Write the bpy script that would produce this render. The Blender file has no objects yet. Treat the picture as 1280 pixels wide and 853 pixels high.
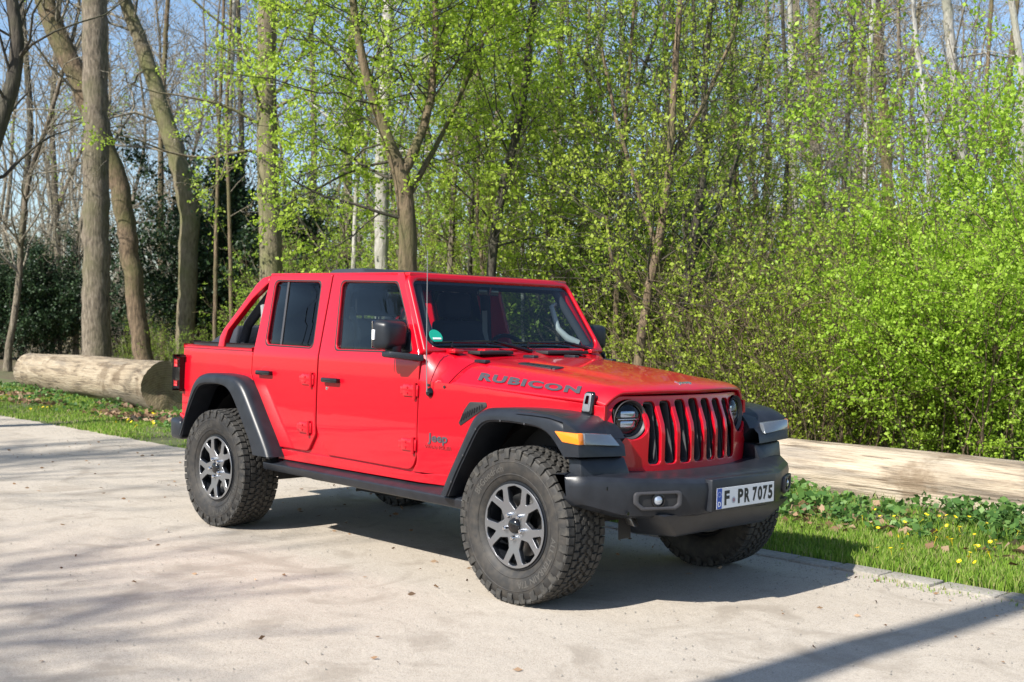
import bpy, bmesh, math, random
import numpy as np
from mathutils import Vector, Matrix

SC = bpy.context.scene
COL = SC.collection

# ------------------------------------------------------------------ camera, light, exposure
CAM = np.array([4.49162906, -5.33857294, 1.47022728])
FW = np.array([-0.71652018, 0.69740979, -0.01477869])
RT = np.array([0.69708553, 0.71665206, 0.02194513])
UP = np.array([-0.02589593, -0.00542211, 0.99964994])
FPX = 1505.2
cd = bpy.data.cameras.new('camera')
cam = bpy.data.objects.new('camera', cd)
COL.objects.link(cam)
M = Matrix.Identity(4)
for i in range(3):
    M[i][0] = RT[i]; M[i][1] = UP[i]; M[i][2] = -FW[i]; M[i][3] = CAM[i]
cam.matrix_world = M
cd.sensor_width = 36.0
cd.lens = 36.0 * FPX / 1280.0
cd.clip_start = 0.1
cd.clip_end = 2000
cd.dof.use_dof = True
cd.dof.focus_distance = 7.4
cd.dof.aperture_fstop = 4.0
SC.camera = cam

SUN_EL = math.radians(41.0)
w = bpy.data.worlds.new('World'); SC.world = w; w.use_nodes = True
nt = w.node_tree
sky = nt.nodes.new('ShaderNodeTexSky')
sky.sky_type = 'NISHITA'; sky.sun_disc = False
sky.sun_elevation = SUN_EL; sky.sun_rotation = math.radians(180.0)
sky.air_density = 1.0; sky.dust_density = 0.7; sky.ozone_density = 3.0
bg = nt.nodes['Background']; bg.inputs[1].default_value = 0.105
nt.links.new(sky.outputs[0], bg.inputs[0])
sd = bpy.data.lights.new('sun', 'SUN'); sun = bpy.data.objects.new('sun', sd); COL.objects.link(sun)
sd.energy = 5.0; sd.angle = math.radians(0.53); sd.color = (1.0, 0.955, 0.88)
sundir = Vector((-0.03, -1.15, 1.0)).normalized()      # towards the sun
sun.rotation_euler = sundir.to_track_quat('Z', 'Y').to_euler()
SC.view_settings.view_transform = 'Standard'
SC.view_settings.look = 'None'
SC.view_settings.exposure = 0.86
SC.view_settings.gamma = 1.0
SC.view_settings.use_curve_mapping = False

# ------------------------------------------------------------------ materials
MAT = {}
def mat(name, col=(.5,.5,.5), rough=.5, metal=0., coat=0., noise=None, bump=None, spec=None, emis=None, trans=0.):
    m = bpy.data.materials.new(name); m.use_nodes = True
    t = m.node_tree; b = t.nodes['Principled BSDF']
    b.inputs['Base Color'].default_value = (*col, 1)
    b.inputs['Roughness'].default_value = rough
    b.inputs['Metallic'].default_value = metal
    b.inputs['Coat Weight'].default_value = coat
    b.inputs['Coat Roughness'].default_value = 0.03
    if spec is not None: b.inputs['Specular IOR Level'].default_value = spec
    if trans: b.inputs['Transmission Weight'].default_value = trans
    tc = t.nodes.new('ShaderNodeTexCoord')
    if noise:          # (scale, colour2, contrast)
        sc, c2, lo, hi = noise
        n = t.nodes.new('ShaderNodeTexNoise'); n.inputs['Scale'].default_value = sc; n.inputs['Detail'].default_value = 6
        t.links.new(tc.outputs['Object'], n.inputs['Vector'])
        r = t.nodes.new('ShaderNodeValToRGB')
        r.color_ramp.elements[0].position = lo; r.color_ramp.elements[0].color = (*col, 1)
        r.color_ramp.elements[1].position = hi; r.color_ramp.elements[1].color = (*c2, 1)
        t.links.new(n.outputs['Fac'], r.inputs[0]); t.links.new(r.outputs[0], b.inputs['Base Color'])
    if bump:
        sc, st, di = bump
        n = t.nodes.new('ShaderNodeTexNoise'); n.inputs['Scale'].default_value = sc; n.inputs['Detail'].default_value = 4
        t.links.new(tc.outputs['Object'], n.inputs['Vector'])
        bp = t.nodes.new('ShaderNodeBump'); bp.inputs['Strength'].default_value = st; bp.inputs['Distance'].default_value = di
        t.links.new(n.outputs['Fac'], bp.inputs['Height']); t.links.new(bp.outputs[0], b.inputs['Normal'])
    MAT[name] = m
    return m
def glass_mat(name, tint, refl=.9, base=.045):
    m = bpy.data.materials.new(name); m.use_nodes = True
    t = m.node_tree; t.nodes.clear()
    o = t.nodes.new('ShaderNodeOutputMaterial'); mx = t.nodes.new('ShaderNodeMixShader')
    tr = t.nodes.new('ShaderNodeBsdfTransparent'); tr.inputs[0].default_value = (*tint, 1)
    gl = t.nodes.new('ShaderNodeBsdfGlossy'); gl.inputs['Roughness'].default_value = 0.0
    lw = t.nodes.new('ShaderNodeLayerWeight'); lw.inputs[0].default_value = .5
    pw = t.nodes.new('ShaderNodeMath'); pw.operation = 'POWER'; pw.inputs[1].default_value = 4.5
    ma = t.nodes.new('ShaderNodeMath'); ma.operation = 'MULTIPLY_ADD'; ma.inputs[1].default_value = refl; ma.inputs[2].default_value = base
    t.links.new(lw.outputs['Facing'], pw.inputs[0]); t.links.new(pw.outputs[0], ma.inputs[0]); t.links.new(ma.outputs[0], mx.inputs[0])
    t.links.new(tr.outputs[0], mx.inputs[1]); t.links.new(gl.outputs[0], mx.inputs[2])
    t.links.new(mx.outputs[0], o.inputs[0])
    MAT[name] = m; return m

mat('paint', (.44,.0018,.0110), .34, 0, .8, spec=.2)
mat('plastic', (.0125,.0145,.019), .36, bump=(900,.25,.0006), noise=(14,(.018,.021,.027),.35,.7), spec=.36)
mat('gloss_black', (.008,.008,.009), .12)
mat('black', (.012,.012,.013), .6)
mat('dark_under', (.018,.017,.016), .75, noise=(9,(.035,.03,.026),.4,.7))
mat('cloth', (.024,.026,.032), .9, bump=(400,.4,.001))
mat('canvas', (.02,.024,.035), .8, bump=(60,.4,.004))
mat('rubber', (.019,.018,.017), .65, noise=(25,(.045,.039,.032),.42,.72), bump=(120,.3,.0015))
mat('tread', (.026,.025,.023), .8, noise=(30,(.065,.059,.05),.42,.74), bump=(150,.35,.0015))
mat('tyre_print', (.062,.058,.052), .7)
mat('machined', (.34,.35,.37), .28, .9)
mat('rim_dark', (.012,.014,.018), .3, .3)
mat('chrome', (.75,.76,.78), .12, 1.0)
mat('satin', (.20,.205,.215), .38, .3)
mat('steel', (.30,.29,.28), .35, 1.0)
mat('graphite', (.045,.044,.048), .5, .1)
mat('decal', (.055,.05,.06), .5)
mat('decal_red', (.30,.01,.015), .45)
mat('red_plain', (.60,.01,.02), .4)
mat('amber', (.85,.22,.01), .2, coat=.6)
mat('lamp_clear', (.12,.135,.15), .15, .3, coat=1)
mat('red_lens', (.45,.006,.012), .15, coat=1)
mat('white_plate', (.72,.73,.74), .4)
mat('blue_band', (.01,.07,.40), .4)
mat('ink', (.01,.01,.012), .5)
mat('seal', (.42,.44,.50), .5)
mat('seal_mark', (.25,.04,.06), .5)
mat('green_sticker', (.01,.33,.22), .4)
mat('belt', (.25,.25,.25), .7)
mat('grey_plastic', (.28,.30,.30), .5)
mat('white', (.8,.8,.8), .5)
mat('bulb', (.45,.50,.58), .08, .7, coat=1)
glass_mat('screen_glass', (.84,.92,.92), .9, .06)
glass_mat('side_glass', (.52,.57,.57), .9, .045)
glass_mat('rear_glass', (.10,.11,.12), .9, .045)
glass_mat('lens_glass', (.9,.92,.95))

# ------------------------------------------------------------------ mesh helpers
class MB:
    def __init__(s): s.v = []; s.f = []
    def add(s, v, f):
        o = len(s.v); s.v += [tuple(map(float, p)) for p in v]; s.f += [tuple(i + o for i in q) for q in f]; return s
    def box(s, x0, x1, y0, y1, z0, z1, bev=0., seg=2, fn=None):
        bm = bmesh.new(); bmesh.ops.create_cube(bm, size=1)
        for v in bm.verts: v.co = Vector(((x0+x1)/2 + v.co.x*(x1-x0), (y0+y1)/2 + v.co.y*(y1-y0), (z0+z1)/2 + v.co.z*(z1-z0)))
        if bev: bmesh.ops.bevel(bm, geom=bm.edges[:], offset=bev, segments=seg, affect='EDGES', profile=.5)
        bm.verts.index_update()
        vs = [v.co.copy() for v in bm.verts]
        if fn: vs = [fn(*v) for v in vs]
        s.add(vs, [[v.index for v in f.verts] for f in bm.faces]); bm.free(); return s
    def hexa(s, pts, bev=0., seg=2):      # 8 corners: bottom loop 4, top loop 4
        bm = bmesh.new(); vs = [bm.verts.new(p) for p in pts]
        for q in ((3,2,1,0),(4,5,6,7),(0,1,5,4),(1,2,6,5),(2,3,7,6),(3,0,4,7)): bm.faces.new([vs[i] for i in q])
        if bev: bmesh.ops.bevel(bm, geom=bm.edges[:], offset=bev, segments=seg, affect='EDGES', profile=.5)
        bm.verts.index_update()
        s.add([v.co for v in bm.verts], [[v.index for v in f.verts] for f in bm.faces]); bm.free(); return s
    def tube(s, pts, r, n=10, cap=True):
        P = np.array(pts, float); k = len(P); R = np.full(k, r) if np.isscalar(r) else np.array(r, float)
        v, f = tube_np(P, R, n); s.add(v, [list(map(int,q)) for q in f])
        if cap:
            o = len(s.v) - k*n
            s.f.append(tuple(o+i for i in range(n-1,-1,-1))); s.f.append(tuple(o+(k-1)*n+i for i in range(n)))
        return s
    def lathe(s, prof, n=48, axis='y', c=(0,0,0), close=False):   # prof: (r, h)
        k = len(prof); vs = []; fs = []
        for i in range(n):
            a = 2*math.pi*i/n
            for r, h in prof:
                if axis == 'y': p = (r*math.cos(a), h, r*math.sin(a))
                elif axis == 'x': p = (h, r*math.cos(a), r*math.sin(a))
                else: p = (r*math.cos(a), r*math.sin(a), h)
                vs.append((p[0]+c[0], p[1]+c[1], p[2]+c[2]))
        for i in range(n):
            j = (i+1) % n
            for q in range(k if close else k-1):
                p = (q+1) % k
                fs.append((i*k+q, i*k+p, j*k+p, j*k+q))
        return s.add(vs, fs)
    def build(s, name, m, parent=None, smooth=35, wn=False, flip=False, recalc=True, sub=0, loc=None):
        me = bpy.data.meshes.new(name); me.from_pydata(s.v, [], s.f)
        if recalc:
            bm = bmesh.new(); bm.from_mesh(me); bmesh.ops.remove_doubles(bm, verts=bm.verts, dist=1e-5)
            bmesh.ops.recalc_face_normals(bm, faces=bm.faces); bm.to_mesh(me); bm.free()
        me.materials.append(MAT[m] if isinstance(m, str) else m)
        if smooth:
            me.shade_smooth(); me.set_sharp_from_angle(angle=math.radians(smooth))
        ob = bpy.data.objects.new(name, me); COL.objects.link(ob)
        if parent: ob.parent = parent
        if loc: ob.location = loc
        if sub:
            q = ob.modifiers.new('s', 'SUBSURF'); q.levels = sub; q.render_levels = sub
        if wn:
            q = ob.modifiers.new('w', 'WEIGHTED_NORMAL'); q.keep_sharp = True
        return ob

def tube_np(P, R, n):
    k = len(P); T = np.gradient(P, axis=0) if k > 2 else np.repeat((P[1]-P[0])[None], k, 0)
    T /= np.linalg.norm(T, axis=1, keepdims=True) + 1e-12
    ref = np.array([0,0,1.]) if abs(T[0][2]) < .9 else np.array([1.,0,0])
    N = np.zeros((k,3)); nn = ref - T[0]*(ref@T[0]); nn /= np.linalg.norm(nn)
    for i in range(k):
        nn = nn - T[i]*(nn@T[i]); nn /= np.linalg.norm(nn)+1e-12; N[i] = nn
    B = np.cross(T, N); a = np.linspace(0, 2*math.pi, n, endpoint=False)
    V = P[:,None] + R[:,None,None]*(N[:,None]*np.cos(a)[None,:,None] + B[:,None]*np.sin(a)[None,:,None])
    i = np.arange(k-1)[:,None]*n; j = np.arange(n)[None]; j2 = (j+1) % n
    F = np.stack([i+j, i+j2, i+n+j2, i+n+j], -1).reshape(-1,4)
    return V.reshape(-1,3), F

def empty(name, loc=(0,0,0), rz=0):
    o = bpy.data.objects.new(name, None); COL.objects.link(o); o.location = loc; o.rotation_euler = (0,0,rz)
    o.empty_display_size = .2
    return o
def tag(o, label=None, cat=None, group=None, kind=None):
    if label: o['label'] = label
    if cat: o['category'] = cat
    if group: o['group'] = group
    if kind: o['kind'] = kind
    return o
def copy_tree(o, parent=None):
    c = o.copy(); COL.objects.link(c); c.parent = parent
    for ch in list(o.children): copy_tree(ch, c)
    return c

def rpoly(pts, seg=5):                    # (a, b, r) -> rounded loop
    out = []; n = len(pts)
    for i in range(n):
        a = Vector(pts[i-1][:2]); b = Vector(pts[i][:2]); c = Vector(pts[(i+1) % n][:2])
        r = pts[i][2] if len(pts[i]) > 2 else 0
        if r <= 0: out.append((b.x, b.y)); continue
        d1 = (a-b); d2 = (c-b); l1 = d1.length; l2 = d2.length; d1 /= l1; d2 /= l2
        ang = math.acos(max(-1, min(1, d1.dot(d2))))
        t = min(r/math.tan(ang/2), l1*.49, l2*.49)
        p1 = b + d1*t; p2 = b + d2*t
        for k in range(seg+1):
            u = k/seg; q = (1-u)**2*p1 + 2*u*(1-u)*(b*.75+(p1+p2)*.125) + u*u*p2
            out.append((q.x, q.y))
    return out
def circ2(cx, cy, r, n=40): return [(cx+r*math.cos(2*math.pi*i/n), cy+r*math.sin(2*math.pi*i/n)) for i in range(n)]

def area2(p): return sum(p[i-1][0]*p[i][1]-p[i][0]*p[i-1][1] for i in range(len(p)))
def sheet(loops, t=.02, bev=.004, cuts_a=(), cuts_b=(), bres=1):
    """filled 2D outline with holes, extruded and bevelled -> verts (a,b,c), faces"""
    cu = bpy.data.curves.new('tmp', 'CURVE'); cu.dimensions = '2D'; cu.fill_mode = 'BOTH'
    cu.extrude = max(t/2 - bev, 0.0001); cu.bevel_depth = bev; cu.bevel_resolution = bres; cu.offset = -bev
    for k, lp in enumerate(loops):
        if (area2(lp) > 0) == (k > 0): lp = lp[::-1]
        sp = cu.splines.new('POLY'); sp.points.add(len(lp)-1); sp.use_cyclic_u = True
        for i, p in enumerate(lp): sp.points[i].co = (p[0], p[1], 0, 1)
    ob = bpy.data.objects.new('tmp', cu); COL.objects.link(ob)
    dg = bpy.context.evaluated_depsgraph_get(); me = bpy.data.meshes.new_from_object(ob.evaluated_get(dg))
    bm = bmesh.new(); bm.from_mesh(me)
    bmesh.ops.remove_doubles(bm, verts=bm.verts, dist=1e-5)
    for ax, cuts in ((0, cuts_a), (1, cuts_b)):
        for c in cuts:
            co = (c,0,0) if ax == 0 else (0,c,0); no = (1,0,0) if ax == 0 else (0,1,0)
            bmesh.ops.bisect_plane(bm, geom=bm.verts[:]+bm.edges[:]+bm.faces[:], plane_co=co, plane_no=no, dist=1e-5)
    bm.verts.index_update()
    v = [tuple(q.co) for q in bm.verts]; f = [[q.index for q in g.verts] for g in bm.faces]
    bm.free(); bpy.data.objects.remove(ob); bpy.data.curves.remove(cu); bpy.data.meshes.remove(me)
    return v, f
def text_mesh(s, size=.1, depth=.002, sx=1., bold=0., shear=0., space=1., align='CENTER'):
    cu = bpy.data.curves.new('txt', 'FONT'); cu.body = s; cu.size = size; cu.extrude = depth/2; cu.offset = bold
    cu.align_x = align; cu.align_y = 'CENTER'; cu.space_character = space; cu.resolution_u = 3; cu.shear = shear
    ob = bpy.data.objects.new('txt', cu); COL.objects.link(ob)
    dg = bpy.context.evaluated_depsgraph_get(); me = bpy.data.meshes.new_from_object(ob.evaluated_get(dg))
    v = [(q.co.x*sx, q.co.y, q.co.z) for q in me.vertices]; f = [list(p.vertices) for p in me.polygons]
    bpy.data.objects.remove(ob); bpy.data.curves.remove(cu); bpy.data.meshes.remove(me)
    return v, f
def mp(vf, fn): return [fn(*p) for p in vf[0]], vf[1]
# ================================================================== THE CAR  (x forward, front axle at x=0; y left; z up)
WB = 3.008
car = empty('off_road_vehicle', (0,0,0))
tag(car, 'red four-door off-road vehicle with black fenders parked on the road in front of the logs', 'car')

def ss(a, b, x):
    t = max(0., min(1., (x-a)/(b-a))); return t*t*(3-2*t)
def Yside(x, z):
    W = .80 if x < -.93 else .80 - .185*((x+.93)/1.33)
    y = W + .010*(1-((z-.86)/.38)**2) if z < 1.24 else W
    if z >= 1.20:
        zz = z-1.20; y = min(y, W + .0022) - .20*(zz if zz > .04 else zz*zz/.08+zz*.5*0) * 1.0
        if zz <= .04: y = W + .0022 - .20*zz*zz/.08
        else: y = W + .0022 - .20*(zz-.02)
    return y
CUTZ = [.56,.62,.68,.75,.82,.90,.98,1.06,1.12,1.17,1.20,1.215,1.24,1.30,1.45,1.6,1.7]
CUTX = [-.93,-.8,-.6,-.4,-.2,0,.2]
def side(mb, loops, t=.02, bev=.004, off=0., cx=CUTX, cz=CUTZ, sides=(-1,1), bres=1):
    v, f = sheet(loops, t, bev, cx, cz, bres)
    for s in sides: mb.add([(a, s*(Yside(a,b)+c-t/2+off), b) for a, b, c in v], f)
    return mb

# ---- body shell: rear quarters, sill strips, cowl sides and rear panel
body = MB()
quarter = rpoly([(-3.70,1.262,.03),(-2.746,1.250,0),(-2.752,1.07,.05),(-2.40,.592,.01),(-2.30,.525,0),(-2.36,.525,0),(-2.58,.60,.03),(-2.80,1.01,.12),(-3.30,1.02,.12),(-3.50,.66,.02),(-3.70,.66,.04)], 4)
side(body, [quarter], .03, .010)
sill = rpoly([(-2.40,.525,0),(-.45,.525,0),(-.52,.60,0),(-.62,.60,0),(-.90,.578,0),(-1.60,.590,0),(-2.40,.594,0)], 3)
side(body, [sill], .025, .004)
cowl = rpoly([(-.62,.525,0),(-.45,.525,0),(-.45,.66,.02),(-.36,.90,.08),(-.20,.985,.05),(.22,.985,.06),(.30,.90,.02),(.355,.83,0),(.355,1.048,0),(.25,1.054,0),(-.60,1.112,0),(-.95,1.128,0),(-.938,1.0,.05),(-.945,.64,.05),(-.985,.585,0),(-.62,.585,0)], 3)
side(body, [cowl], .025, .004)
side(body, [[(-2.45,.55),(-.93,.55),(-.93,.80),(-2.45,.80)]], .006, .002, off=-.016)
# rear panel and tailgate wall
v, f = sheet([rpoly([(-.78,.60,.05),(.78,.60,.05),(.79,1.262,.03),(-.79,1.262,.03)])], .03, .01)
body.add([(-3.70+c, a, b) for a, b, c in v], f)
# cap rails along the tub top
for s in (-1,1):
    body.box(-3.69, -2.75, s*.70, s*.80, 1.238, 1.258, .006)
# cowl top between hood and windscreen
cv = []; cf = []
cxs = [-.712,-.75,-.79,-.83,-.87,-.905,-.935]; cus = [math.sin(u*math.pi/2)*.5+u*.5 for u in np.linspace(-1,1,41)]
for u in cus:
    e = abs(u)
    for x in cxs:
        t = (-.71-x)/.225; zs = 1.118 + .004*t; zc = 1.264 + .030*min(1,t*1.2) + .006*t
        k = .26*(1-.8*t); es = .66+.30*t
        f = 1 - k*e**2.2 - (1-k)*max(0,(e-es)/(1-es))**(1.9-.2*t)
        cv.append((x, u*(Yside(x,1.1)-.001), zs+(zc-zs)*f))
m_ = len(cxs)
for i in range(40):
    for j in range(m_-1): cf.append((i*m_+j, i*m_+j+1, (i+1)*m_+j+1, (i+1)*m_+j))
body.add(cv, cf)
bodyo = body.build('body', 'paint', car, 40, True)

inner = MB()
inner.box(-3.66,-.70,-.765,.765,.50,.56)
for s in (-1,1):
    inner.box(-3.66,-2.76,s*.70,s*.775,.98,1.23)
    inner.box(-2.40,-.95,s*.745,s*.772,.56,1.16)
    inner.box(-.95,.36,s*.40,s*.56,.50,1.03)
    inner.box(-.93,-.80,s*.56,s*.755,.50,1.10)
    inner.box(-3.66,-2.45,s*.42,s*.52,.50,1.0)
inner.box(-.98,-.74,-.58,.58,.55,1.20)
inner.box(-.72,.36,-.54,.54,.96,1.03)
inner.box(.27,.33,-.53,.53,.62,1.04)
inner.box(-3.66,-3.60,-.76,.76,.55,1.2)
inner.build('inner_body', 'black', car, 0)
for s in (-1,1):      # wheel arch liners
    for cx0, r in ((0,.54),(-WB,.55)):
        lin = MB()
        prof = [(r*math.cos(a)*1.0, r*math.sin(a)) for a in np.linspace(math.radians(-5), math.radians(185), 16)]
        vs = []; fs = []
        for a, b in prof: vs += [(cx0+a*(.82 if cx0==0 else .88), s*.50, .41+b*.98), (cx0+a*(.82 if cx0==0 else .88), s*(.60 if (cx0==0 and a>0.1) else .72), .41+b*.98)]
        for i in range(15): fs.append((2*i,2*i+1,2*i+3,2*i+2))
        lin.add(vs, fs); lin.build('wheel_arch_liner', 'black', car, 40)

# ---- hood
def hoodz(x, y):
    W = Yside(x, 1.0) - .006; e = min(1., abs(y)/W)
    t = (x+.705)/(1.11)
    zs = 1.120 - .058*t + (0 if x > -.62 else 0)         # seam height
    zc = 1.266 - .094*t - .012*t*t
    hrise = zc - zs
    p = (1 - e**2.0)**.0 if False else 1
    # profile: crowned top, steep shoulder
    k = 1 - .30*e**2
    sh = 1 - ss(.72, 1.0, e)*.78 if e > .72 else 1.
    zz = zs + hrise*(k*sh if e < 1 else 0)
    es = .66 + .16*ss(.0,.36,x); zz = zs + hrise*(1 - .26*e**2.2 - .74*max(0,(e-es)/(1-es))**1.9)
    zz += .016*(1-ss(.30,.40,abs(y)))*(1-ss(.05,.36,x)) * ss(-.72,-.5,x)
    fr = max(0., (x-.30)/.13)
    zz -= .038*fr**2.4 * (1 - .6*e)
    return zz
hd = MB(); nx, ny = 46, 73
xs = np.concatenate([np.linspace(-.705,.28,30), np.linspace(.30,.425,16)])
V = []; Fc = []
for i, x in enumerate(xs):
    for j in range(ny):
        u = -1+2*j/(ny-1); u = math.sin(u*math.pi/2)*.35+u*.65
        y = u*(Yside(x,1.0)-.004)
        px = x - .085*(abs(u))**3.0*ss(.1,.42,x) + .028*(1-u*u)*ss(.1,.42,x)
        V.append((px, y, hoodz(x,y)))
for i in range(nx-1):
    for j in range(ny-1): Fc.append((i*ny+j, i*ny+j+1, (i+1)*ny+j+1, (i+1)*ny+j))
hd.add(V, Fc)
hood = hd.build('hood', 'paint', car, 60)
sol = hood.modifiers.new('t','SOLIDIFY'); sol.thickness = .022; sol.offset = -1
def on_hood(x, y): return (x, y, hoodz(x, y))

# hood lettering on the two side slopes
for s in (-1,1):
    v, f = text_mesh('RUBICON', .088, .0, 1.30, .0045, 0, 1.16)
    # subdivide for bending
    me = bpy.data.meshes.new('t'); me.from_pydata(v, [], f); bm = bmesh.new(); bm.from_mesh(me)
    for c in np.linspace(-.4,.4,33): bmesh.ops.bisect_plane(bm, geom=bm.verts[:]+bm.edges[:]+bm.faces[:], plane_co=(c,0,0), plane_no=(1,0,0), dist=1e-5)
    for c in np.linspace(-.04,.04,9): bmesh.ops.bisect_plane(bm, geom=bm.verts[:]+bm.edges[:]+bm.faces[:], plane_co=(0,c,0), plane_no=(0,1,0), dist=1e-5)
    bm.verts.index_update(); v = [tuple(q.co) for q in bm.verts]; f = [[q.index for q in g.verts] for g in bm.faces]; bm.free(); bpy.data.meshes.remove(me)
    lo = min(p[0] for p in v); hi = max(p[0] for p in v)
    def fn(a, b, c):
        x = -.545 + (a-lo)/(hi-lo)*.70
        if s > 0: x = .155 - (a-lo)/(hi-lo)*.70
        W = Yside(x,1.0); u = (b/.076+.5)      # 0..1 across the slope
        yy = W*(.952 - .085*u)
        z = hoodz(x, yy)
        return (x - .55*(W*.91-yy), s*(yy+.002), z+.0032)
    MB().add(*mp((v,f), fn)).build('hood_lettering', 'decal', hood, 0, recalc=False)
# badge at the hood's nose
v, f = text_mesh('Jeep', .062, .004, 1.15, .0016)
def fnb(a, b, c):
    x = .352 - b*.75
    return (x+.012, a, hoodz(x, a)+.006+c)
MB().add([ ( .385-( -b)*-1*0 + (-b)*1.0*-1*-1*0 + (-b)*.8, a, hoodz(.37-b*.8*0, a)-.002+(b+.03)*.28+c ) if False else (.378 - b*.75, a, hoodz(.36-b*.75, a)+.0035+c) for a, b, c in v], f).build('hood_badge', 'chrome', hood, 30)
# hood vents, latches, washer nozzles, rubber stops
for s in (-1,1):
    vent = MB(); pts = rpoly([(-.50,.385,.02),(-.20,.345,.01),(-.22,.41,.01),(-.48,.455,.02)])
    vv, ff = sheet([pts], .008, .003)
    vent.add([(a, s*b, hoodz(a,b)+.002+c) for a, b, c in vv], ff)
    for k in range(5):
        x = -.46+.05*k; vent.tube([(x, s*.375, hoodz(x,.375)+.004),(x+.02, s*.42, hoodz(x,.42)+.004)], .003, 6)
    vent.build('hood_vent', 'plastic', hood, 35)
for s in (-1,1):
    q = MB()
    x0, y0, z0 = .255, s*.648, 1.075
    def lt(a, b, c, s=s, x0=x0, y0=y0, z0=z0): return (x0 + a - b*.05*0, y0 + s*(c - max(0,b-.0)*.32), z0 + b - .012)
    vv, ff = sheet([rpoly([(-.040,-.062,.012),(.036,-.062,.012),(.032,.058,.018),(-.030,.058,.018)]), rpoly([(-.014,-.005,.004),(.014,-.005,.004),(.012,.038,.006),(-.012,.038,.006)])], .024, .006)
    q.add(*mp((vv,ff), lt)); lo_ = q.build('hood_latch', 'gloss_black', hood, 40)
    q = MB(); vv, ff = sheet([rpoly([(-.029,-.047,.008),(.026,-.047,.008),(.024,.050,.012),(-.023,.050,.012)]), rpoly([(-.013,-.008,.004),(.013,-.008,.004),(.011,.036,.006),(-.011,.036,.006)])], .006, .002)
    q.add([lt(a,b,c+.014) for a,b,c in vv], ff); q.build('latch_face', 'satin', lo_, 40)
for y in (-.56,-.18,.18,.56):
    q = MB(); x = -.66 if abs(y) > .3 else -.64; zz = hoodz(x,y)
    q.box(x-.05,x+.045,y-.022,y+.022,zz-.004,zz+.016,.006); q.build('rubber_stop', 'plastic', hood, 40)

# ---- front fenders' side vent, badges, antenna, bolts
for s in (-1,1):
    q = MB(); side(q, [rpoly([(-.625,.895,0),(-.610,.880,0),(-.42,1.000,.01),(-.43,1.024,.008),(-.548,1.020,.015),(-.585,.975,.02)],3)], .016, .003, off=.004, sides=(s,), cz=(), cx=())
    vo = q.build('side_vent', 'black', bodyo, 35)
    q = MB()
    for k in range(9):
        t = k/8; x0 = -.605+.150*t; z0 = .905+.085*t
        q.tube([(x0, s*(Yside(x0,z0)+.008), z0),(x0+.02*(1-t), s*(Yside(x0,z0)+.008), z0+.050-.028*t)], .0022, 5)
    q.build('vent_mesh', 'plastic', vo, 30)
    v, f = text_mesh('Jeep', .070, .003, 1.2, .0016)
    MB().add([(-.775+(-s)*a, s*(Yside(-.775+(-s)*a,.795+b)+.003+c), .795+b) for a,b,c in v], f).build('side_badge', 'decal', bodyo, 30)
    v, f = text_mesh('WRANGLER', .026, .003, 1.45, .0006)
    MB().add([(-.775+(-s)*a, s*(Yside(-.775+(-s)*a,.748+b)+.003+c), .742+b) for a,b,c in v], f).build('side_badge', 'decal_red', bodyo, 30)
q = MB(); q.lathe([(0,.025),(.016,.022),(.022,.010),(.024,0)], 16, 'y'); q2 = MB()
q2.add([(p[0]-.846, -(Yside(-.85,1.06)+p[1]), 1.058+p[2]*1.2) for p in q.v], q.f).build('antenna_base', 'gloss_black', bodyo)
MB().tube([(-.846,-.822,1.06),(-.850,-.828,1.30),(-.862,-.826,1.88)], [.0042,.0032,.0022], 6).build('antenna', 'satin', bodyo)
for s in (-1,1):
    for x, z in ((-.86,1.100),(-.74,1.095)):
        q = MB().lathe([(0,.006),(.008,.005),(.009,0)], 10, 'y', (x, s*0, z)); q.v = [(p[0], s*(Yside(x,z)+p[1]+.001), p[2]) for p in q.v]
        q.build('bolt', 'black', bodyo)
# cowl grille and hinges
for a_, b_ in ((-.50,-.22),(.08,.46)): q = MB(); q.box(-.86,-.75,a_,b_,1.280,1.300,.004); q.build('cowl_grille', 'black', bodyo)
for y in (-.60,.60,-.36):
    q = MB(); q.box(-.90,-.82,y-.035,y+.035,1.285,1.310,.006); q.build('windscreen_hinge', 'paint', bodyo, 40)

# ---- grille
def gx(y, z):
    return .497 - .056*ss(.90,1.10,z) - .30*y*y - .12*max(0,abs(y)-.5)**1.0
def gmap(a, b, c): return (gx(a,b)+c-.015, a, b)
slots = []
for k in range(-3,4):
    y = k*.113; w0 = .0425
    slots.append(rpoly([(y-w0,.738,.022),(y+w0,.738,.022),(y+w0*.97,1.078-.010*abs(k)/3,.022),(y-w0*.97,1.078-.010*abs(k)/3,.022)],4))
HLY, HLZ, HLR = .474, .976, .103
out = rpoly([(-.545,.690,.05),(.545,.690,.05),(.612,.88,.2),(.620,1.00,.10),(.585,1.100,.09),(-.585,1.100,.09),(-.620,1.00,.10),(-.612,.88,.2)],5)
v, f = sheet([out]+slots+[circ2(s*HLY,HLZ,HLR) for s in (-1,1)], .020, .0045, cuts_a=np.arange(-.56,.57,.04), cuts_b=(.9,.95,1.0,1.05,1.09), bres=2)
g = MB().add([gmap(a,b,c+.003) for a,b,c in v], f)
grille = g.build('grille', 'paint', car, 50, True)
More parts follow.
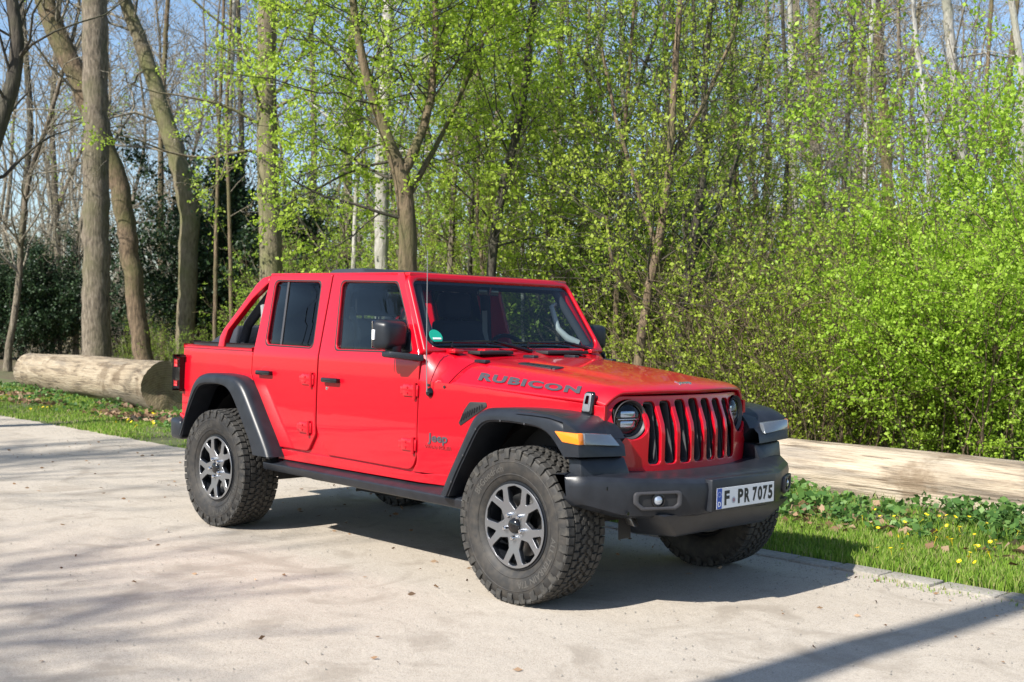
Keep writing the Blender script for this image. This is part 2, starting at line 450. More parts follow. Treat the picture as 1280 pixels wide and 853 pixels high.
# lip joining grille top to hood
ig = MB()
for k in range(-3,4):
    y = k*.113
    vv, ff = sheet([rpoly([(y-.045,.728,.02),(y+.045,.728,.02),(y+.045,1.085,.02),(y-.045,1.085,.02)],3), rpoly([(y-.038,.742,.018),(y+.038,.742,.018),(y+.038,1.072-.006*abs(k),.018),(y-.038,1.072-.006*abs(k),.018)],3)], .052, .003)
    ins = MB().add([gmap(a,b,c-.036) for a,b,c in vv], ff); ins.build('slot_bezel', 'graphite', grille, 40)
vv, ff = sheet([rpoly([(-.42,.71,.02),(.42,.71,.02),(.42,1.085,.02),(-.42,1.085,.02)])], .006, .001, cuts_a=np.arange(-.4,.41,.05), cuts_b=(.9,.95,1.0,1.05))
ig.add([gmap(a,b,c-.088) for a,b,c in vv], ff)
for k in range(-3,4):
    for i in range(26):
        y = k*.113; z = .745+.0128*i
        ig.tube([gmap(y-.03,z,-.078), gmap(y+.03,z,-.078)], .0022, 4, False)
ig.build('radiator_mesh', 'black', grille, 0)

for s in (-1,1):
    cx, cy, cz = gx(HLY,HLZ), s*HLY, HLZ
    tilt = Matrix.Rotation(s*.30*2*HLY*.85, 4, 'Z')
    def hm(mb, prof, name, m, par, smooth=40, s=s, cx=cx, cy=cy, cz=cz, tilt=tilt):
        q = MB().lathe(prof, 48, 'x')
        q.v = [tuple(tilt @ Vector(p) + Vector((cx, cy, cz))) for p in q.v]
        return q.build(name, m, par, smooth)
    hl = hm(None, [(.1035,-.020),(.1025,-.012),(.100,-.014),(.090,-.036),(.086,-.044),(.084,-.065)], 'headlight', 'graphite', car)
    hm(None, [(.088,-.034),(.086,-.028),(.081,-.030),(.079,-.050)], 'headlight_ring', 'gloss_black', hl)
    hm(None, [(0,-.100),(.05,-.098),(.083,-.075)], 'reflector', 'rim_dark', hl)
    q = MB()
    for y0, z0, w0, h0 in ((0,.026,.052,.018),(0,-.026,.052,.018)):
        q.box(-.070,-.042,y0-w0,y0+w0,z0-h0,z0+h0,.006)
    q.box(-.055,-.037,-.070,.070,-.003,.003,.001)
    q.v = [tuple(tilt @ Vector(p) + Vector((cx,cy,cz))) for p in q.v]; q.build('projector', 'bulb', hl, 40)
    hm(None, [(0,-.014),(.03,-.016),(.06,-.022),(.083,-.034)], 'lens', 'lens_glass', hl)

# ---- windscreen frame
def wmap(a, b, c, y=None):          # a: y, b: 0..1 up the slope
    x = -.905 - .295*b; z = 1.292 + .478*b
    n = Vector((.851,0,.525))
    bow = .030*(1-(a/.75)**2)
    return (x + n.x*c + bow, a, z + n.z*c)
yo = lambda b: .792-.085*b
L = [(-yo(0),.0,.02),(yo(0),.0,.02),(yo(1),1.0,.075),(-yo(1),1.0,.075)]
def sc(pts): return [(a, b) for a, b in pts]
def wr(pts, seg=5):           # rounding done in true metres
    q = rpoly([(p[0], p[1]*.56, p[2]) for p in pts], seg); return [(a, b/.56) for a, b in q]
wo = wr(L); wi = wr([(-.750,.055,.07),(.762,.055,.07),(.688,.912,.055),(-.678,.912,.055)])
def shb(loops, t, bev, off=0.):     # sheet in metres then back to 0..1
    v, f = sheet([[(a, b*.56) for a, b in lp] for lp in loops], t, bev, cuts_a=np.arange(-.7,.71,.1), bres=2)
    return [wmap(a, b/.56, c+off) for a, b, c in v], f
wf = MB().add(*shb([wo, wi], .052, .014, -.026)).build('windscreen_frame', 'paint', car, 40, True)
MB().add(*shb([wr([(-.775,.035,.05),(.775,.035,.05),(.700,.92,.05),(-.700,.92,.05)]), wr([(-.735,.115,.045),(.735,.115,.045),(.672,.872,.035),(-.672,.872,.035)])], .004, .001, -.022)).build('glass_border', 'gloss_black', wf, 30)
vv = []; fv = []
for j in range(17):
    a = -1+j/8
    for i in range(5):
        b = .04+.88*i/4; vv.append(wmap(a*(.772-.082*b), b, -.018))
for j in range(16):
    for i in range(4): fv.append((j*5+i, j*5+i+1, (j+1)*5+i+1, (j+1)*5+i))
MB().add(vv, fv).build('windscreen', 'screen_glass', wf, 60)
# side faces of the A pillars down to the doors, header rear
q = MB()
for s in (-1,1):
    pts = []
    for b in (0,.25,.5,.75,1.):
        x, y, z = wmap(s*(yo(b)-.010), b, -.03)
        pts.append([(x-.005,s*(yo(b)-.004),z+.01),(x-.075,s*(yo(b)-.004),z-.01),(x-.075,s*(yo(b)-.06),z-.01),(x-.005,s*(yo(b)-.06),z+.01)])
    vs = [p for r in pts for p in r]; fs = []
    for i in range(4):
        for j in range(4): fs.append((i*4+j, i*4+(j+1)%4, (i+1)*4+(j+1)%4, (i+1)*4+j))
    q.add(vs, fs + [(0,1,2,3),(16,17,18,19)])
q.box(-1.30,-1.18,-.695,.695,1.735,1.768,.012)
q.build('pillar', 'paint', wf, 40)
# wipers
for y0, y1, sgn in ((-.60,-.02,1),(.02,.62,1)):
    q = MB(); P = lambda a, b, c: wmap(a, b, c)
    q.tube([P(y0,.03,.02),P(y0+.02,.10,.02),P((y0+y1)/2,.085,.03),P(y1-.02,.02,.02)], [.009,.007,.006,.006], 6)
    q.tube([P(y0-.10,.105,.008),P((y0+y1)/2,.12,.012),P(y1-.12,.10,.008)], .006, 6)
    q.tube([P(y1+.04,-.03,.035),P(y1-.10,.03,.035),P((y0+y1)/2+.05,.105,.028)], [.013,.012,.008], 8)
    q.build('wiper', 'gloss_black', wf, 40)
q = MB(); vv, ff = sheet([circ2(-.66,.20*.56,.046,28)], .002, .0004); q.add([wmap(a,b/.56,c-.010) for a,b,c in vv], ff)
so = q.build('sticker', 'green_sticker', wf, 0)
q = MB(); q.box(-.690,-.630,-.006,.006,0,.0015); q.v = [wmap(a, .17+b/.56, c-.0075) for a,b,c in q.v]; q.build('sticker_print', 'white', so, 0)

# ---- doors
def door(s, outline, win, glass_m, label=None):
    q = MB(); side(q, [rpoly(outline,5), rpoly(win,5)], .034, .007, off=.004, sides=(s,), cx=(), bres=2)
    d = q.build('door', 'paint', car, 40, True)
    if label: d['label'] = label
    cxw = sum(p[0] for p in win)/len(win); czw = sum(p[1] for p in win)/len(win)
    def grow(k): return rpoly([(p[0]+math.copysign(k,p[0]-cxw), p[1]+math.copysign(k,p[1]-czw), p[2]) for p in win],5)
    q = MB(); side(q, [grow(.004), grow(-.014)], .02, .003, off=.006, sides=(s,), cx=()); q.build('window_seal', 'black', d, 40)
    q = MB(); side(q, [grow(-.008)], .005, .0005, off=-.008, sides=(s,), cx=()); q.build('window', glass_m, d, 40)
    return d
fd = [(-1.955,.76,.10),(-1.83,.600,.04),(-.985,.590,.07),(-.945,.68,.04),(-.942,1.25,.03),(-.985,1.33,0),(-1.235,1.752,.05),(-1.958,1.764,.012)]
fwn = [(-1.785,1.283,.035),(-1.035,1.292,.03),(-1.075,1.40,.02),(-1.285,1.700,.045),(-1.850,1.712,.035)]
rd = [(-1.967,.62,0),(-2.00,.600,.05),(-2.39,.600,.03),(-2.742,1.075,.06),(-2.736,1.25,0),(-2.700,1.764,.012),(-1.969,1.764,.012),(-1.967,.75,0)]
rd = [(-1.968,.72,.03),(-2.05,.604,.05),(-2.385,.604,.03),(-2.742,1.075,.06),(-2.736,1.25,0),(-2.700,1.764,.012),(-1.970,1.764,.012)]
rwn = [(-2.595,1.293,.04),(-2.045,1.287,.04),(-2.085,1.712,.04),(-2.618,1.722,.04)]
def handle(d, s, x, z):
    q = MB(); y = Yside(x,z)
    q.box(-.085,.085,.018,.040,-.016,.016,.009); q.box(-.08,-.055,-.004,.03,-.013,.013,.003); q.box(.055,.08,-.004,.03,-.013,.013,.003)
    q.v = [(x+a, s*(y+b), z+c) for a,b,c in q.v]; q.build('door_handle', 'gloss_black', d, 40)
    q = MB(); q.lathe([(0,-.004),(.045,-.001),(.052,.0035),(.058,.0030),(.062,.0)], 28, 'y')
    q.v = [(x+a*1.1, s*(y+.001+b*.8), z+c*.62+.006) for a,b,c in q.v]; q.build('handle_recess', 'paint', d, 60)
def hinge(d, s, x, z):
    q = MB(); y = Yside(x,z)
    q.box(-.085,.02,.002,.016,-.036,.034,.006); q.box(-.115,-.06,.001,.010,-.022,.022,.004); q.tube([(.026,.014,-.050),(.026,.014,.046)], .012, 10)
    q.box(.02,.052,.0,.014,-.034,.034,.005)
    q.lathe([(0,.021),(.007,.020),(.008,.014)], 8, 'y', (-.04,0,.015)); q.lathe([(0,.021),(.007,.020),(.008,.014)], 8, 'y', (-.04,0,-.018))
    q.v = [(x+a, s*(y+b), z+c) for a,b,c in q.v]; q.build('hinge', 'paint', d, 40)
for s in (-1,1):
    d = door(s, fd, fwn, 'side_glass'); handle(d, s, -1.79, 1.082); hinge(d, s, -.985, 1.062); hinge(d, s, -.990, .742)
    q = MB(); q.lathe([(0,.010),(.010,.009),(.012,0)], 12, 'y'); q.v = [(a-1.845, s*(Yside(-1.845,1.03)+b), c+1.028) for a,b,c in q.v]; q.build('lock', 'chrome', d)
    q = MB(); side(q, [rpoly([(-1.13,1.285,.02),(-1.02,1.29,.01),(-1.09,1.42,.01)])], .02, .003, off=.010, sides=(s,), cx=()); q.build('mirror_mount', 'plastic', d, 40)
    d = door(s, rd, rwn, 'rear_glass'); handle(d, s, -2.56, 1.096); hinge(d, s, -2.04, 1.075); hinge(d, s, -2.055, .76)
    q = MB(); side(q, [[(-2.435,1.29),(-2.415,1.29),(-2.462,1.72),(-2.482,1.72)]], .012, .002, off=-.002, sides=(s,), cx=()); q.build('window_divider', 'graphite', d, 40)

# ---- side mirrors
for s in (-1,1):
    q = MB()
    bm = bmesh.new(); bmesh.ops.create_cube(bm, size=1)
    for v_ in bm.verts:
        x, y, z = v_.co; front = x > 0
        v_.co = Vector((x*(.12), y*(.225 if not front else .185), z*(.185 if not front else .155)))
    bmesh.ops.bevel(bm, geom=bm.edges[:], offset=.036, segments=4, affect='EDGES', profile=.5)
    bm.verts.index_update(); vs = [v_.co.copy() for v_ in bm.verts]; fs = [[k.index for k in f_.verts] for f_ in bm.faces]; bm.free()
    Rz = Matrix.Rotation(s*math.radians(-8), 4, 'Z'); c0 = Vector((-1.110, s*.888, 1.386))
    q.add([Rz @ v_ + c0 for v_ in vs], fs); mo = q.build('side_mirror', 'plastic', car, 45)
    q = MB(); q.hexa([(-1.02,s*.80,1.235),(-.90,s*.80,1.235),(-1.04,s*.95,1.255),(-1.12,s*.95,1.255),(-1.02,s*.80,1.275),(-.90,s*.80,1.275),(-1.04,s*.95,1.292),(-1.12,s*.95,1.292)], .010)
    q.hexa([(-1.14,s*.84,1.26),(-1.06,s*.84,1.26),(-1.06,s*.91,1.26),(-1.14,s*.91,1.26),(-1.14,s*.84,1.33),(-1.06,s*.84,1.33),(-1.06,s*.91,1.33),(-1.14,s*.91,1.33)], .01)
    q.build('mirror_arm', 'plastic', mo, 40)
    q = MB(); q.box(-.012,.012,-.006,.006,-.030,.030,.004); q.v = [(a-1.130, s*(b+1.000), c+1.385) for a,b,c in q.v]; q.build('mirror_signal', 'white', mo, 40)
    q = MB(); q.box(-1.178,-1.172,s*.80,s*.975,1.31,1.465,.002); q.build('mirror_glass', 'chrome', mo, 0)

# ---- rear sport bar (body coloured) + black roll cage + folded top
cb = [(-2.716,1.764),(-2.80,1.752),(-2.865,1.712),(-3.02,1.552),(-3.190,1.385),(-3.222,1.330),(-3.222,1.245),(-3.150,1.245),(-3.150,1.300),(-3.125,1.375),(-2.885,1.600),(-2.716,1.712)]
for s in (-1,1):
    sb = MB(); side(sb, [cb], .055, .012, off=.002, cx=(), sides=(s,))
    side(sb, [[(-2.72,1.760),(-1.26,1.752),(-1.26,1.768),(-2.72,1.782)]], .06, .008, off=-.01, cx=(), sides=(s,))
    sb.build('sport_bar', 'paint', car, 45, True)
rc = MB()
for s in (-1,1):
    rc.tube([(-1.93,s*.66,.60),(-1.93,s*.66,1.25),(-1.92,s*.62,1.66),(-1.92,s*.54,1.72)], .038, 10)
    rc.tube([(-1.22,s*.60,1.71),(-1.92,s*.58,1.735),(-2.70,s*.60,1.74),(-3.10,s*.62,1.42),(-3.16,s*.64,1.22)], .036, 10)
    rc.tube([(-1.22,s*.61,1.70),(-.98,s*.69,1.34),(-.95,s*.70,1.2)], .028, 8)
rc.tube([(-1.92,-.56,1.72),(-1.92,.56,1.72)], .036, 10); rc.tube([(-2.72,-.60,1.72),(-2.72,.60,1.72)], .034, 10)
rc.build('roll_cage', 'cloth', car, 50)
ft = MB()
ft.hexa([(-2.52,-.40,1.755),(-2.02,-.40,1.755),(-2.02,.40,1.755),(-2.52,.40,1.755),(-2.46,-.34,1.822),(-2.12,-.34,1.826),(-2.12,.34,1.826),(-2.46,.34,1.822)], .018, 3)
ft.hexa([(-2.30,-.52,1.750),(-1.29,-.52,1.740),(-1.29,.52,1.740),(-2.30,.52,1.750),(-2.30,-.48,1.798),(-1.29,-.48,1.776),(-1.29,.48,1.776),(-2.30,.48,1.798)], .01)
ft.build('soft_top', 'canvas', car, 45)
ft = MB()
ft.hexa([(-3.62,-.66,1.262),(-3.22,-.66,1.262),(-3.22,.66,1.262),(-3.62,.66,1.262),(-3.34,-.62,1.40),(-3.24,-.62,1.41),(-3.24,.62,1.41),(-3.34,.62,1.40)], .02, 3)
ft.build('folded_canvas', 'canvas', car, 45)
for s in (-1,1): q = MB(); q.box(-3.60,-2.76,s*.72,s*.77,1.258,1.285,.008); q.build('top_rail', 'black', car, 40)
# upright grey belt guide seen through the rear opening
for s in (-1,1): MB().tube([(-2.83,s*.66,1.56),(-2.80,s*.665,1.44),(-2.78,s*.67,1.26)], [.028,.03,.03], 6).build('seat_belt', 'belt', car, 30)

# ---- interior
q = MB(); q.hexa([(-1.22,-.70,1.02),(-.93,-.70,1.02),(-.93,.70,1.02),(-1.22,.70,1.02),(-1.16,-.70,1.27),(-.94,-.70,1.285),(-.94,.70,1.285),(-1.16,.70,1.27)], .02)
q.hexa([(-1.24,.18,1.20),(-1.0,.18,1.2),(-1.0,.56,1.2),(-1.24,.56,1.2),(-1.20,.20,1.315),(-1.0,.20,1.31),(-1.0,.54,1.31),(-1.20,.54,1.315)], .02)
q.build('dashboard', 'black', car, 40)
q = MB(); st_c = Vector((-1.37,.37,1.22)); vs = []; 
ring = [(.185*math.cos(a), .185*math.sin(a)) for a in np.linspace(0,2*math.pi,33)]
q.tube([(st_c.x - b*.42, st_c.y + a, st_c.z + b*.90) for a,b in ring], .016, 8)
for a in (math.radians(270), math.radians(0), math.radians(180)): q.tube([(st_c.x, st_c.y, st_c.z),(st_c.x-.18*math.sin(a)*.42, st_c.y+.18*math.cos(a), st_c.z+.18*math.sin(a)*.9)], .014, 6)
q.tube([(st_c.x+.02,st_c.y,st_c.z+.0),(-1.12,.37,1.12)], .04, 8)
q.build('steering_wheel', 'gloss_black', car, 50)
def seat(x, y, w_=.26):
    q = MB()
    q.box(x-.05,x+.48,y-w_,y+w_,.80,.95,.05,3)
    q.hexa([(x-.10,y-w_,.90),(x+.06,y-w_,.90),(x+.06,y+w_,.90),(x-.10,y+w_,.90),(x-.22,y-w_*.85,1.48),(x-.10,y-w_*.85,1.48),(x-.10,y+w_*.85,1.48),(x-.22,y+w_*.85,1.48)], .04, 3)
    so = q.build('car_seat', 'cloth', car, 50)
    q = MB(); q.box(x-.25,x-.15,y-.13,y+.13,1.50,1.68,.035,3); q.tube([(x-.19,y-.06,1.45),(x-.20,y-.06,1.55)],.008,6); q.tube([(x-.19,y+.06,1.45),(x-.20,y+.06,1.55)],.008,6)
    q.build('headrest', 'cloth', so, 50)
for y in (-.38,.38): seat(-1.78, y)
for y in (-.42,0,.42): seat(-2.62, y, .21)
for s in (-1,1): MB().tube([(-1.90,s*.60,1.55),(-1.86,s*.57,1.40),(-1.80,s*.60,1.05)], [.026,.026,.026], 4).build('seat_belt', 'belt', car, 30)
for s in (-1,1): MB().tube([(-1.20,s*.640,1.62),(-1.215,s*.585,1.59),(-1.14,s*.575,1.44),(-1.08,s*.60,1.38),(-1.03,s*.66,1.34)], [.016,.018,.020,.024,.03], 8).build('grab_handle', 'grey_plastic', car, 50)
q = MB(); q.box(-1.235,-1.215,-.09,.09,1.645,1.695,.008); q.tube([(-1.215,0,1.65),(-1.20,0,1.71)], .01, 6); q.build('interior_mirror', 'gloss_black', car, 40)

# ---- fender flares
def arch(mb, s, outer, innr, y0, y1, ch=.028, fn=None):
    """band between two open profiles, with a chamfered outer edge"""
    n = len(outer); vs = []; fs = []
    for (ox, oz), (ix, iz) in zip(outer, innr):
        dx, dz = ix-ox, iz-oz; l = math.hypot(dx,dz); dx /= l; dz /= l
        Y0 = y0(ox,oz) if callable(y0) else y0
        sec = [(ox+dx*.004, Y0, oz+dz*.004),(ox, y1-ch*1.7, oz),(ox+dx*.010, y1-ch*.7, oz+dz*.010),(ox+dx*ch*1.0, y1-.004, oz+dz*ch*1.0),(ox+dx*(ch*1.6), y1, oz+dz*(ch*1.6)),(ix-dx*.010, y1, iz-dz*.010),(ix-dx*.006,y1-.010,iz-dz*.006),(ix, y1-.012, iz),(ix, Y0, iz)]
        vs += [(a, s*b, c) for a,b,c in sec]
    m = 9
    for i in range(n-1):
        for j in range(m): fs.append((i*m+j, i*m+(j+1)%m, (i+1)*m+(j+1)%m, (i+1)*m+j))
    fs += [tuple(range(m)), tuple((n-1)*m+j for j in range(m))]
    mb.add(vs, fs)
def resamp(pts, n=40):
    P = np.array(pts); d = np.r_[0, np.cumsum(np.linalg.norm(np.diff(P,axis=0),axis=1))]; t = np.linspace(0,d[-1],n)
    Q = np.stack([np.interp(t,d,P[:,0]), np.interp(t,d,P[:,1])],1)
    for _ in range(2): Q[1:-1] = (Q[:-2]+2*Q[1:-1]+Q[2:])/4
    return Q
fo = resamp([(-.615,.500),(-.545,.635),(-.36,.945),(-.325,.985),(-.26,1.012),(-.05,1.022),(.12,1.020),(.23,1.013),(.31,.998),(.375,.968),(.42,.930),(.44,.89)])
fi = resamp([(-.530,.500),(-.455,.640),(-.30,.885),(-.265,.925),(-.21,.942),(-.05,.948),(.15,.940),(.235,.915),(.300,.850),(.35,.79)])
ro = resamp([(-3.545,.60),(-3.46,.78),(-3.36,.98),(-3.31,1.04),(-3.22,1.068),(-3.0,1.076),(-2.80,1.066),(-2.72,1.045),(-2.66,.99),(-2.40,.655),(-2.325,.545)])
ri = resamp([(-3.49,.60),(-3.41,.78),(-3.31,.93),(-3.265,.975),(-3.18,.992),(-3.0,1.0),(-2.90,.99),(-2.84,.96),(-2.78,.90),(-2.56,.62),(-2.53,.545)])
for s in (-1,1):
    q = MB(); arch(q, s, fo, fi, lambda x,z: Yside(x,1.0)-.06, .93)
    # nose block in front of the wheel, wrapping to the grille
    yi = .60
    pin = [(.0,.985),(.12,1.004),(.24,1.006),(.315,.996),(.365,.965),(.400,.925),(.412,.908),(.470,.856),(.480,.800),(.40,.790)]
    pou = [(.0,1.014),(.12,1.014),(.24,1.010),(.345,.990),(.405,.962),(.440,.940),(.450,.928),(.457,.874),(.462,.812),(.37,.806)]
    vs = []; fs = []; TT = [(0,.60,1),(.3,.70,1),(.6,.80,1),(.8,.86,1),(.92,.900,1),(.98,.922,.996),(1,.932,.984)]
    for t, yy, k in TT:
        for (ax_, az), (bx, bz) in zip(pin, pou):
            X = ax_+(bx-ax_)*t; Z = az+(bz-az)*t
            if k < 1 and Z > .93: Z = .93+(Z-.93)*(1-(1-k)*12); 
            X = .2+(X-.2)*(1-(1-k)*1.2) if X > .2 else X
            vs.append((X, s*yy, Z))
    m = len(pin)
    for i in range(len(TT)-1):
        for j in range(m-1): fs.append((i*m+j, i*m+j+1, (i+1)*m+j+1, (i+1)*m+j))
    o_ = (len(TT)-1)*m; fs.append((o_+3,o_+4,o_+5,o_+6,o_+7,o_+8,o_+9))
    q.add(vs, fs)
    fl = q.build('fender_flare', 'plastic', car, 40)
    q = MB(); q.hexa([(.345,s*.905,.878),(.345,s*.938,.878),(.462,s*.938,.872),(.464,s*.90,.872),(.285,s*.905,.930),(.285,s*.936,.930),(.452,s*.936,.930),(.456,s*.90,.930)], .006)
    q.build('turn_signal', 'amber', fl, 40)
    q = MB(); q.hexa([(.38,s*.650,.858),(.40,s*.902,.872),(.474,s*.904,.872),(.486,s*.650,.856),(.36,s*.68,.916),(.39,s*.902,.930),(.468,s*.904,.930),(.446,s*.68,.914)], .005)
    q.build('running_light', 'lamp_clear', fl, 40)
    q = MB(); arch(q, s, ro, ri, .76, .93); q.build('fender_flare', 'plastic', car, 40)
    q = MB(); q.lathe([(0,.006),(.006,.005),(.007,0)], 8, 'y')
    base = list(q.v); bf = list(q.f)
    for k in (3,9,15,22,28): x,z = fi[k]; MB().add([(x+p[0]-.012, s*(.925+p[1]), z+p[2]+.006) for p in base], bf).build('flare_bolt', 'graphite', fl, 0)

# ---- front bumper
bp = MB()
def bump_sec(y):
    """front face x at |y|, plus section height"""
    a = abs(y)
    X = np.interp(a, [0,.30,.43,.72,.90,.93],[.785,.785,.750,.610,.458,.40])
    zb = np.interp(a, [0,.45,.72,.90,.93],[.505,.490,.500,.560,.58])
    zt = np.interp(a, [0,.34,.50,.80,.93],[.692,.692,.700,.712,.715])
    return X, zb, zt
ys = np.concatenate([np.linspace(-.93,-.80,5), np.linspace(-.77,.77,45), np.linspace(.80,.93,5)])
vs = []; fs = []
for y in ys:
    X, zb, zt = bump_sec(y); B = .36
    sec = [(B,zb+.02),(X-.07,zb),(X-.022,zb+.018),(X-.012,zb+.05),(X-.002,zt-.055),(X-.010,zt-.022),(X-.035,zt-.003),(X-.12,zt+.008),(B,zt+.012)]
    if abs(y) > .92: sec = [(B+(x-B)*.86, (z-(zb+zt)/2)*.86+(zb+zt)/2) for x,z in sec]
    vs += [(x,y,z) for x,z in sec]
m = 9
for i in range(len(ys)-1):
    for j in range(m): fs.append((i*m+j, i*m+(j+1)%m, (i+1)*m+(j+1)%m, (i+1)*m+j))
fs += [tuple(range(m)), tuple((len(ys)-1)*m+j for j in range(m))]
bp.add(vs, fs)
# wings under the flares
for s in (-1,1):
    bp.hexa([(.345,s*.60,.69),(.36,s*.890,.62),(.440,s*.890,.70),(.505,s*.58,.70),(.345,s*.60,.800),(.342,s*.888,.800),(.430,s*.888,.798),(.455,s*.58,.796)], .012)
bumper = bp.build('front_bumper', 'plastic', car, 32)
# centre plinth for the plate
q = MB(); q.box(.74,.803,-.292,.292,.520,.690,.010); q.build('plate_plinth', 'plastic', bumper, 40)
q = MB(); q.box(.8045,.8085,-.265,.265,.529,.648,.002); pl = q.build('number_plate', 'ink', bumper, 0)
pyc, pzc = 0., .5885; PX = .8095
q = MB(); q.box(.806,PX,-.260,.260,pzc-.054,pzc+.054,.001); q.build('plate_face', 'white_plate', pl, 0)
q = MB(); q.box(PX-.001,PX+.0008,-.2585,-.217,pzc-.0525,pzc+.0525); q.build('blue_band', 'blue_band', pl, 0)
q = MB()
for k in range(12):
    a = math.radians(30*k); q.lathe([(0,0),(.0022,0)], 5, 'x', (PX+.0012,-.238+.0125*math.cos(a), pzc+.022+.0125*math.sin(a)))
v, f = text_mesh('D', .036, .0002, 1., .001); q.add([(PX+.0012+c, -.238+a, pzc-.030+b) for a,b,c in v], f)
q.build('band_print', 'white', pl, 0, recalc=False)
q = MB()
def put(txt, y0, y1, h=.076):
    v, f = text_mesh(txt, .1, .0002, 1., .0042)
    lo = min(p[0] for p in v); hi = max(p[0] for p in v); b0 = min(p[1] for p in v); b1 = max(p[1] for p in v)
    q.add([(PX+.0010+c, y0+(a-lo)/(hi-lo)*(y1-y0), pzc+((b-b0)/(b1-b0)-.5)*h) for a,b,c in v], f)
put('F',-.195,-.150); put('P',-.075,-.027); put('R',-.017,.033)
for k, ch in enumerate('7075'): put(ch, .058+.0485*k, .058+.0485*k+.041)
q.build('plate_lettering', 'ink', pl, 0, recalc=False)
q = MB(); q.lathe([(0,0),(.0175,0)], 24, 'x', (PX+.0010,-.113,pzc-.016)); q.lathe([(0,0),(.0175,0)], 24, 'x', (PX+.0010,-.113,pzc+.026)) if False else None; q.build('plate_seal', 'seal', pl, 0, recalc=False)
q = MB(); q.lathe([(.004,0),(.009,0)], 16, 'x', (PX+.0018,-.113,pzc-.016)); q.build('seal_mark', 'seal_mark', pl, 0, recalc=False)
# fog lights
for s in (-1,1):
    y0, z0 = s*.575, .598; ang = s*math.atan2(.69-.735,.20)*-1
    X0 = float(bump_sec(y0)[0])-.006
    dirv = Vector((-.235*abs(s), s*1, 0)).normalized() if True else None
    tv = Vector((-.483, s*1.0, 0)).normalized(); nv = Vector((1.0, s*.483, 0)).normalized()
    def fm(a, b, c, s=s, tv=tv, nv=nv, X0=X0, y0=y0, z0=z0):
        p = Vector((X0,y0,z0)) + tv*a + nv*c; return (p.x, p.y, z0+b)
    vv, ff = sheet([rpoly([(-.130,-.030,.02),(-.095,-.052,.02),(.095,-.052,.02),(.135,-.02,.02),(.135,.040,.02),(-.130,.044,.02)]), rpoly([(-.108,-.022,.015),(-.085,-.036,.015),(.080,-.036,.015),(.110,-.012,.015),(.110,.026,.015),(-.108,.028,.015)])], .022, .006)
    q = MB().add([fm(a,b,c+.008) for a,b,c in vv], ff); fg = q.build('fog_light', 'graphite', bumper, 40)
    vv, ff = sheet([rpoly([(-.108,-.036,.01),(.11,-.036,.01),(.11,.028,.01),(-.108,.028,.01)])], .004, .001)
    MB().add([fm(a,b,c+.003) for a,b,c in vv], ff).build('fog_recess', 'black', fg, 0)
    q = MB().lathe([(0,.022),(.012,.020),(.022,.014),(.027,.004)], 24, 'x'); MB().add([fm(b,c-.004,a) for a,b,c in q.v], q.f).build('fog_lens', 'bulb', fg, 50)
    q = MB().lathe([(.027,.004),(.030,.016),(.036,.015),(.038,.002)], 24, 'x'); MB().add([fm(b,c-.004,a) for a,b,c in q.v], q.f).build('fog_ring', 'gloss_black', fg, 50)
    for yy, zz in ((s*.80,.655),(s*.72,.53)):
        X, _, _ = bump_sec(yy); q = MB().lathe([(0,.0025),(.009,.0025),(.011,0)], 14, 'x', (float(X)-.006,yy,zz)); q.build('parking_sensor', 'gloss_black', bumper, 40)
# skid plate / lower valance
q = MB()
q.hexa([(.40,-.46,.375),(.66,-.40,.385),(.66,.40,.385),(.40,.46,.375),(.40,-.60,.53),(.72,-.58,.52),(.72,.58,.52),(.40,.60,.53)], .02)
q.build('skid_plate', 'plastic', car, 40)
q = MB()
for s in (-1,1): q.hexa([(.50,s*.56,.450),(.55,s*.56,.445),(.55,s*.60,.445),(.50,s*.60,.450),(.46,s*.56,.50),(.51,s*.56,.50),(.51,s*.60,.50),(.46,s*.60,.50)], .004); q.build('tow_bracket', 'steel', car, 40); q = MB()

# ---- rear bumper, tail lights, tow hook, tailgate spare
q = MB(); q.box(-3.86,-3.62,-.62,.62,.54,.72,.03,3)
for s in (-1,1):
    q.hexa([(-3.80,s*.60,.55),(-3.60,s*.60,.55),(-3.52,s*.91,.56),(-3.70,s*.90,.56),(-3.80,s*.60,.72),(-3.58,s*.60,.72),(-3.53,s*.915,.705),(-3.715,s*.90,.715)], .03, 3)
q.build('rear_bumper', 'plastic', car, 40)
for s in (-1,1):
    q = MB(); q.box(-3.775,-3.665,s*.70,s*.835,.925,1.165,.016,3); tl = q.build('tail_light', 'gloss_black', car, 45)
    for z0, z1 in ((1.09,1.145),(.945,.985)):
        q = MB(); q.box(-3.765,-3.715,s*.830,s*.840,z0,z1,.004); q.build('lens', 'red_lens', tl, 40)
    q = MB(); q.tube([(-3.60,s*.86,.735),(-3.56,s*.885,.745),(-3.52,s*.88,.725)], .014, 8); q.build('tow_hook', 'red_plain', car, 40)
# ---- side steps and chassis
for s in (-1,1):
    q = MB(); q.hexa([(-2.50,s*.76,.445),(-.44,s*.76,.425),(-.44,s*.855,.425),(-2.50,s*.855,.445),(-2.48,s*.76,.530),(-.46,s*.76,.522),(-.46,s*.882,.485),(-2.48,s*.882,.500)], .012, 3)
    q.build('side_step', 'plastic', car, 40)
ch = MB()
for s in (-1,1):
    ch.tube([(.52,s*.40,.50),(.2,s*.42,.55),(-.4,s*.43,.46),(-2.4,s*.43,.46),(-2.9,s*.44,.58),(-3.6,s*.44,.56)], .055, 8)
    ch.tube([(.10,s*.52,.38),(-.9,s*.44,.42)], .026, 8); ch.tube([(-2.9,s*.55,.36),(-2.1,s*.46,.42)], .026, 8)
    ch.box(-1.6,-1.2,s*.50,s*.74,.40,.44,.01)
for y in (-.2,.2): ch.box(-1.9,-1.1,y-.15,y+.15,.36,.46,.03)
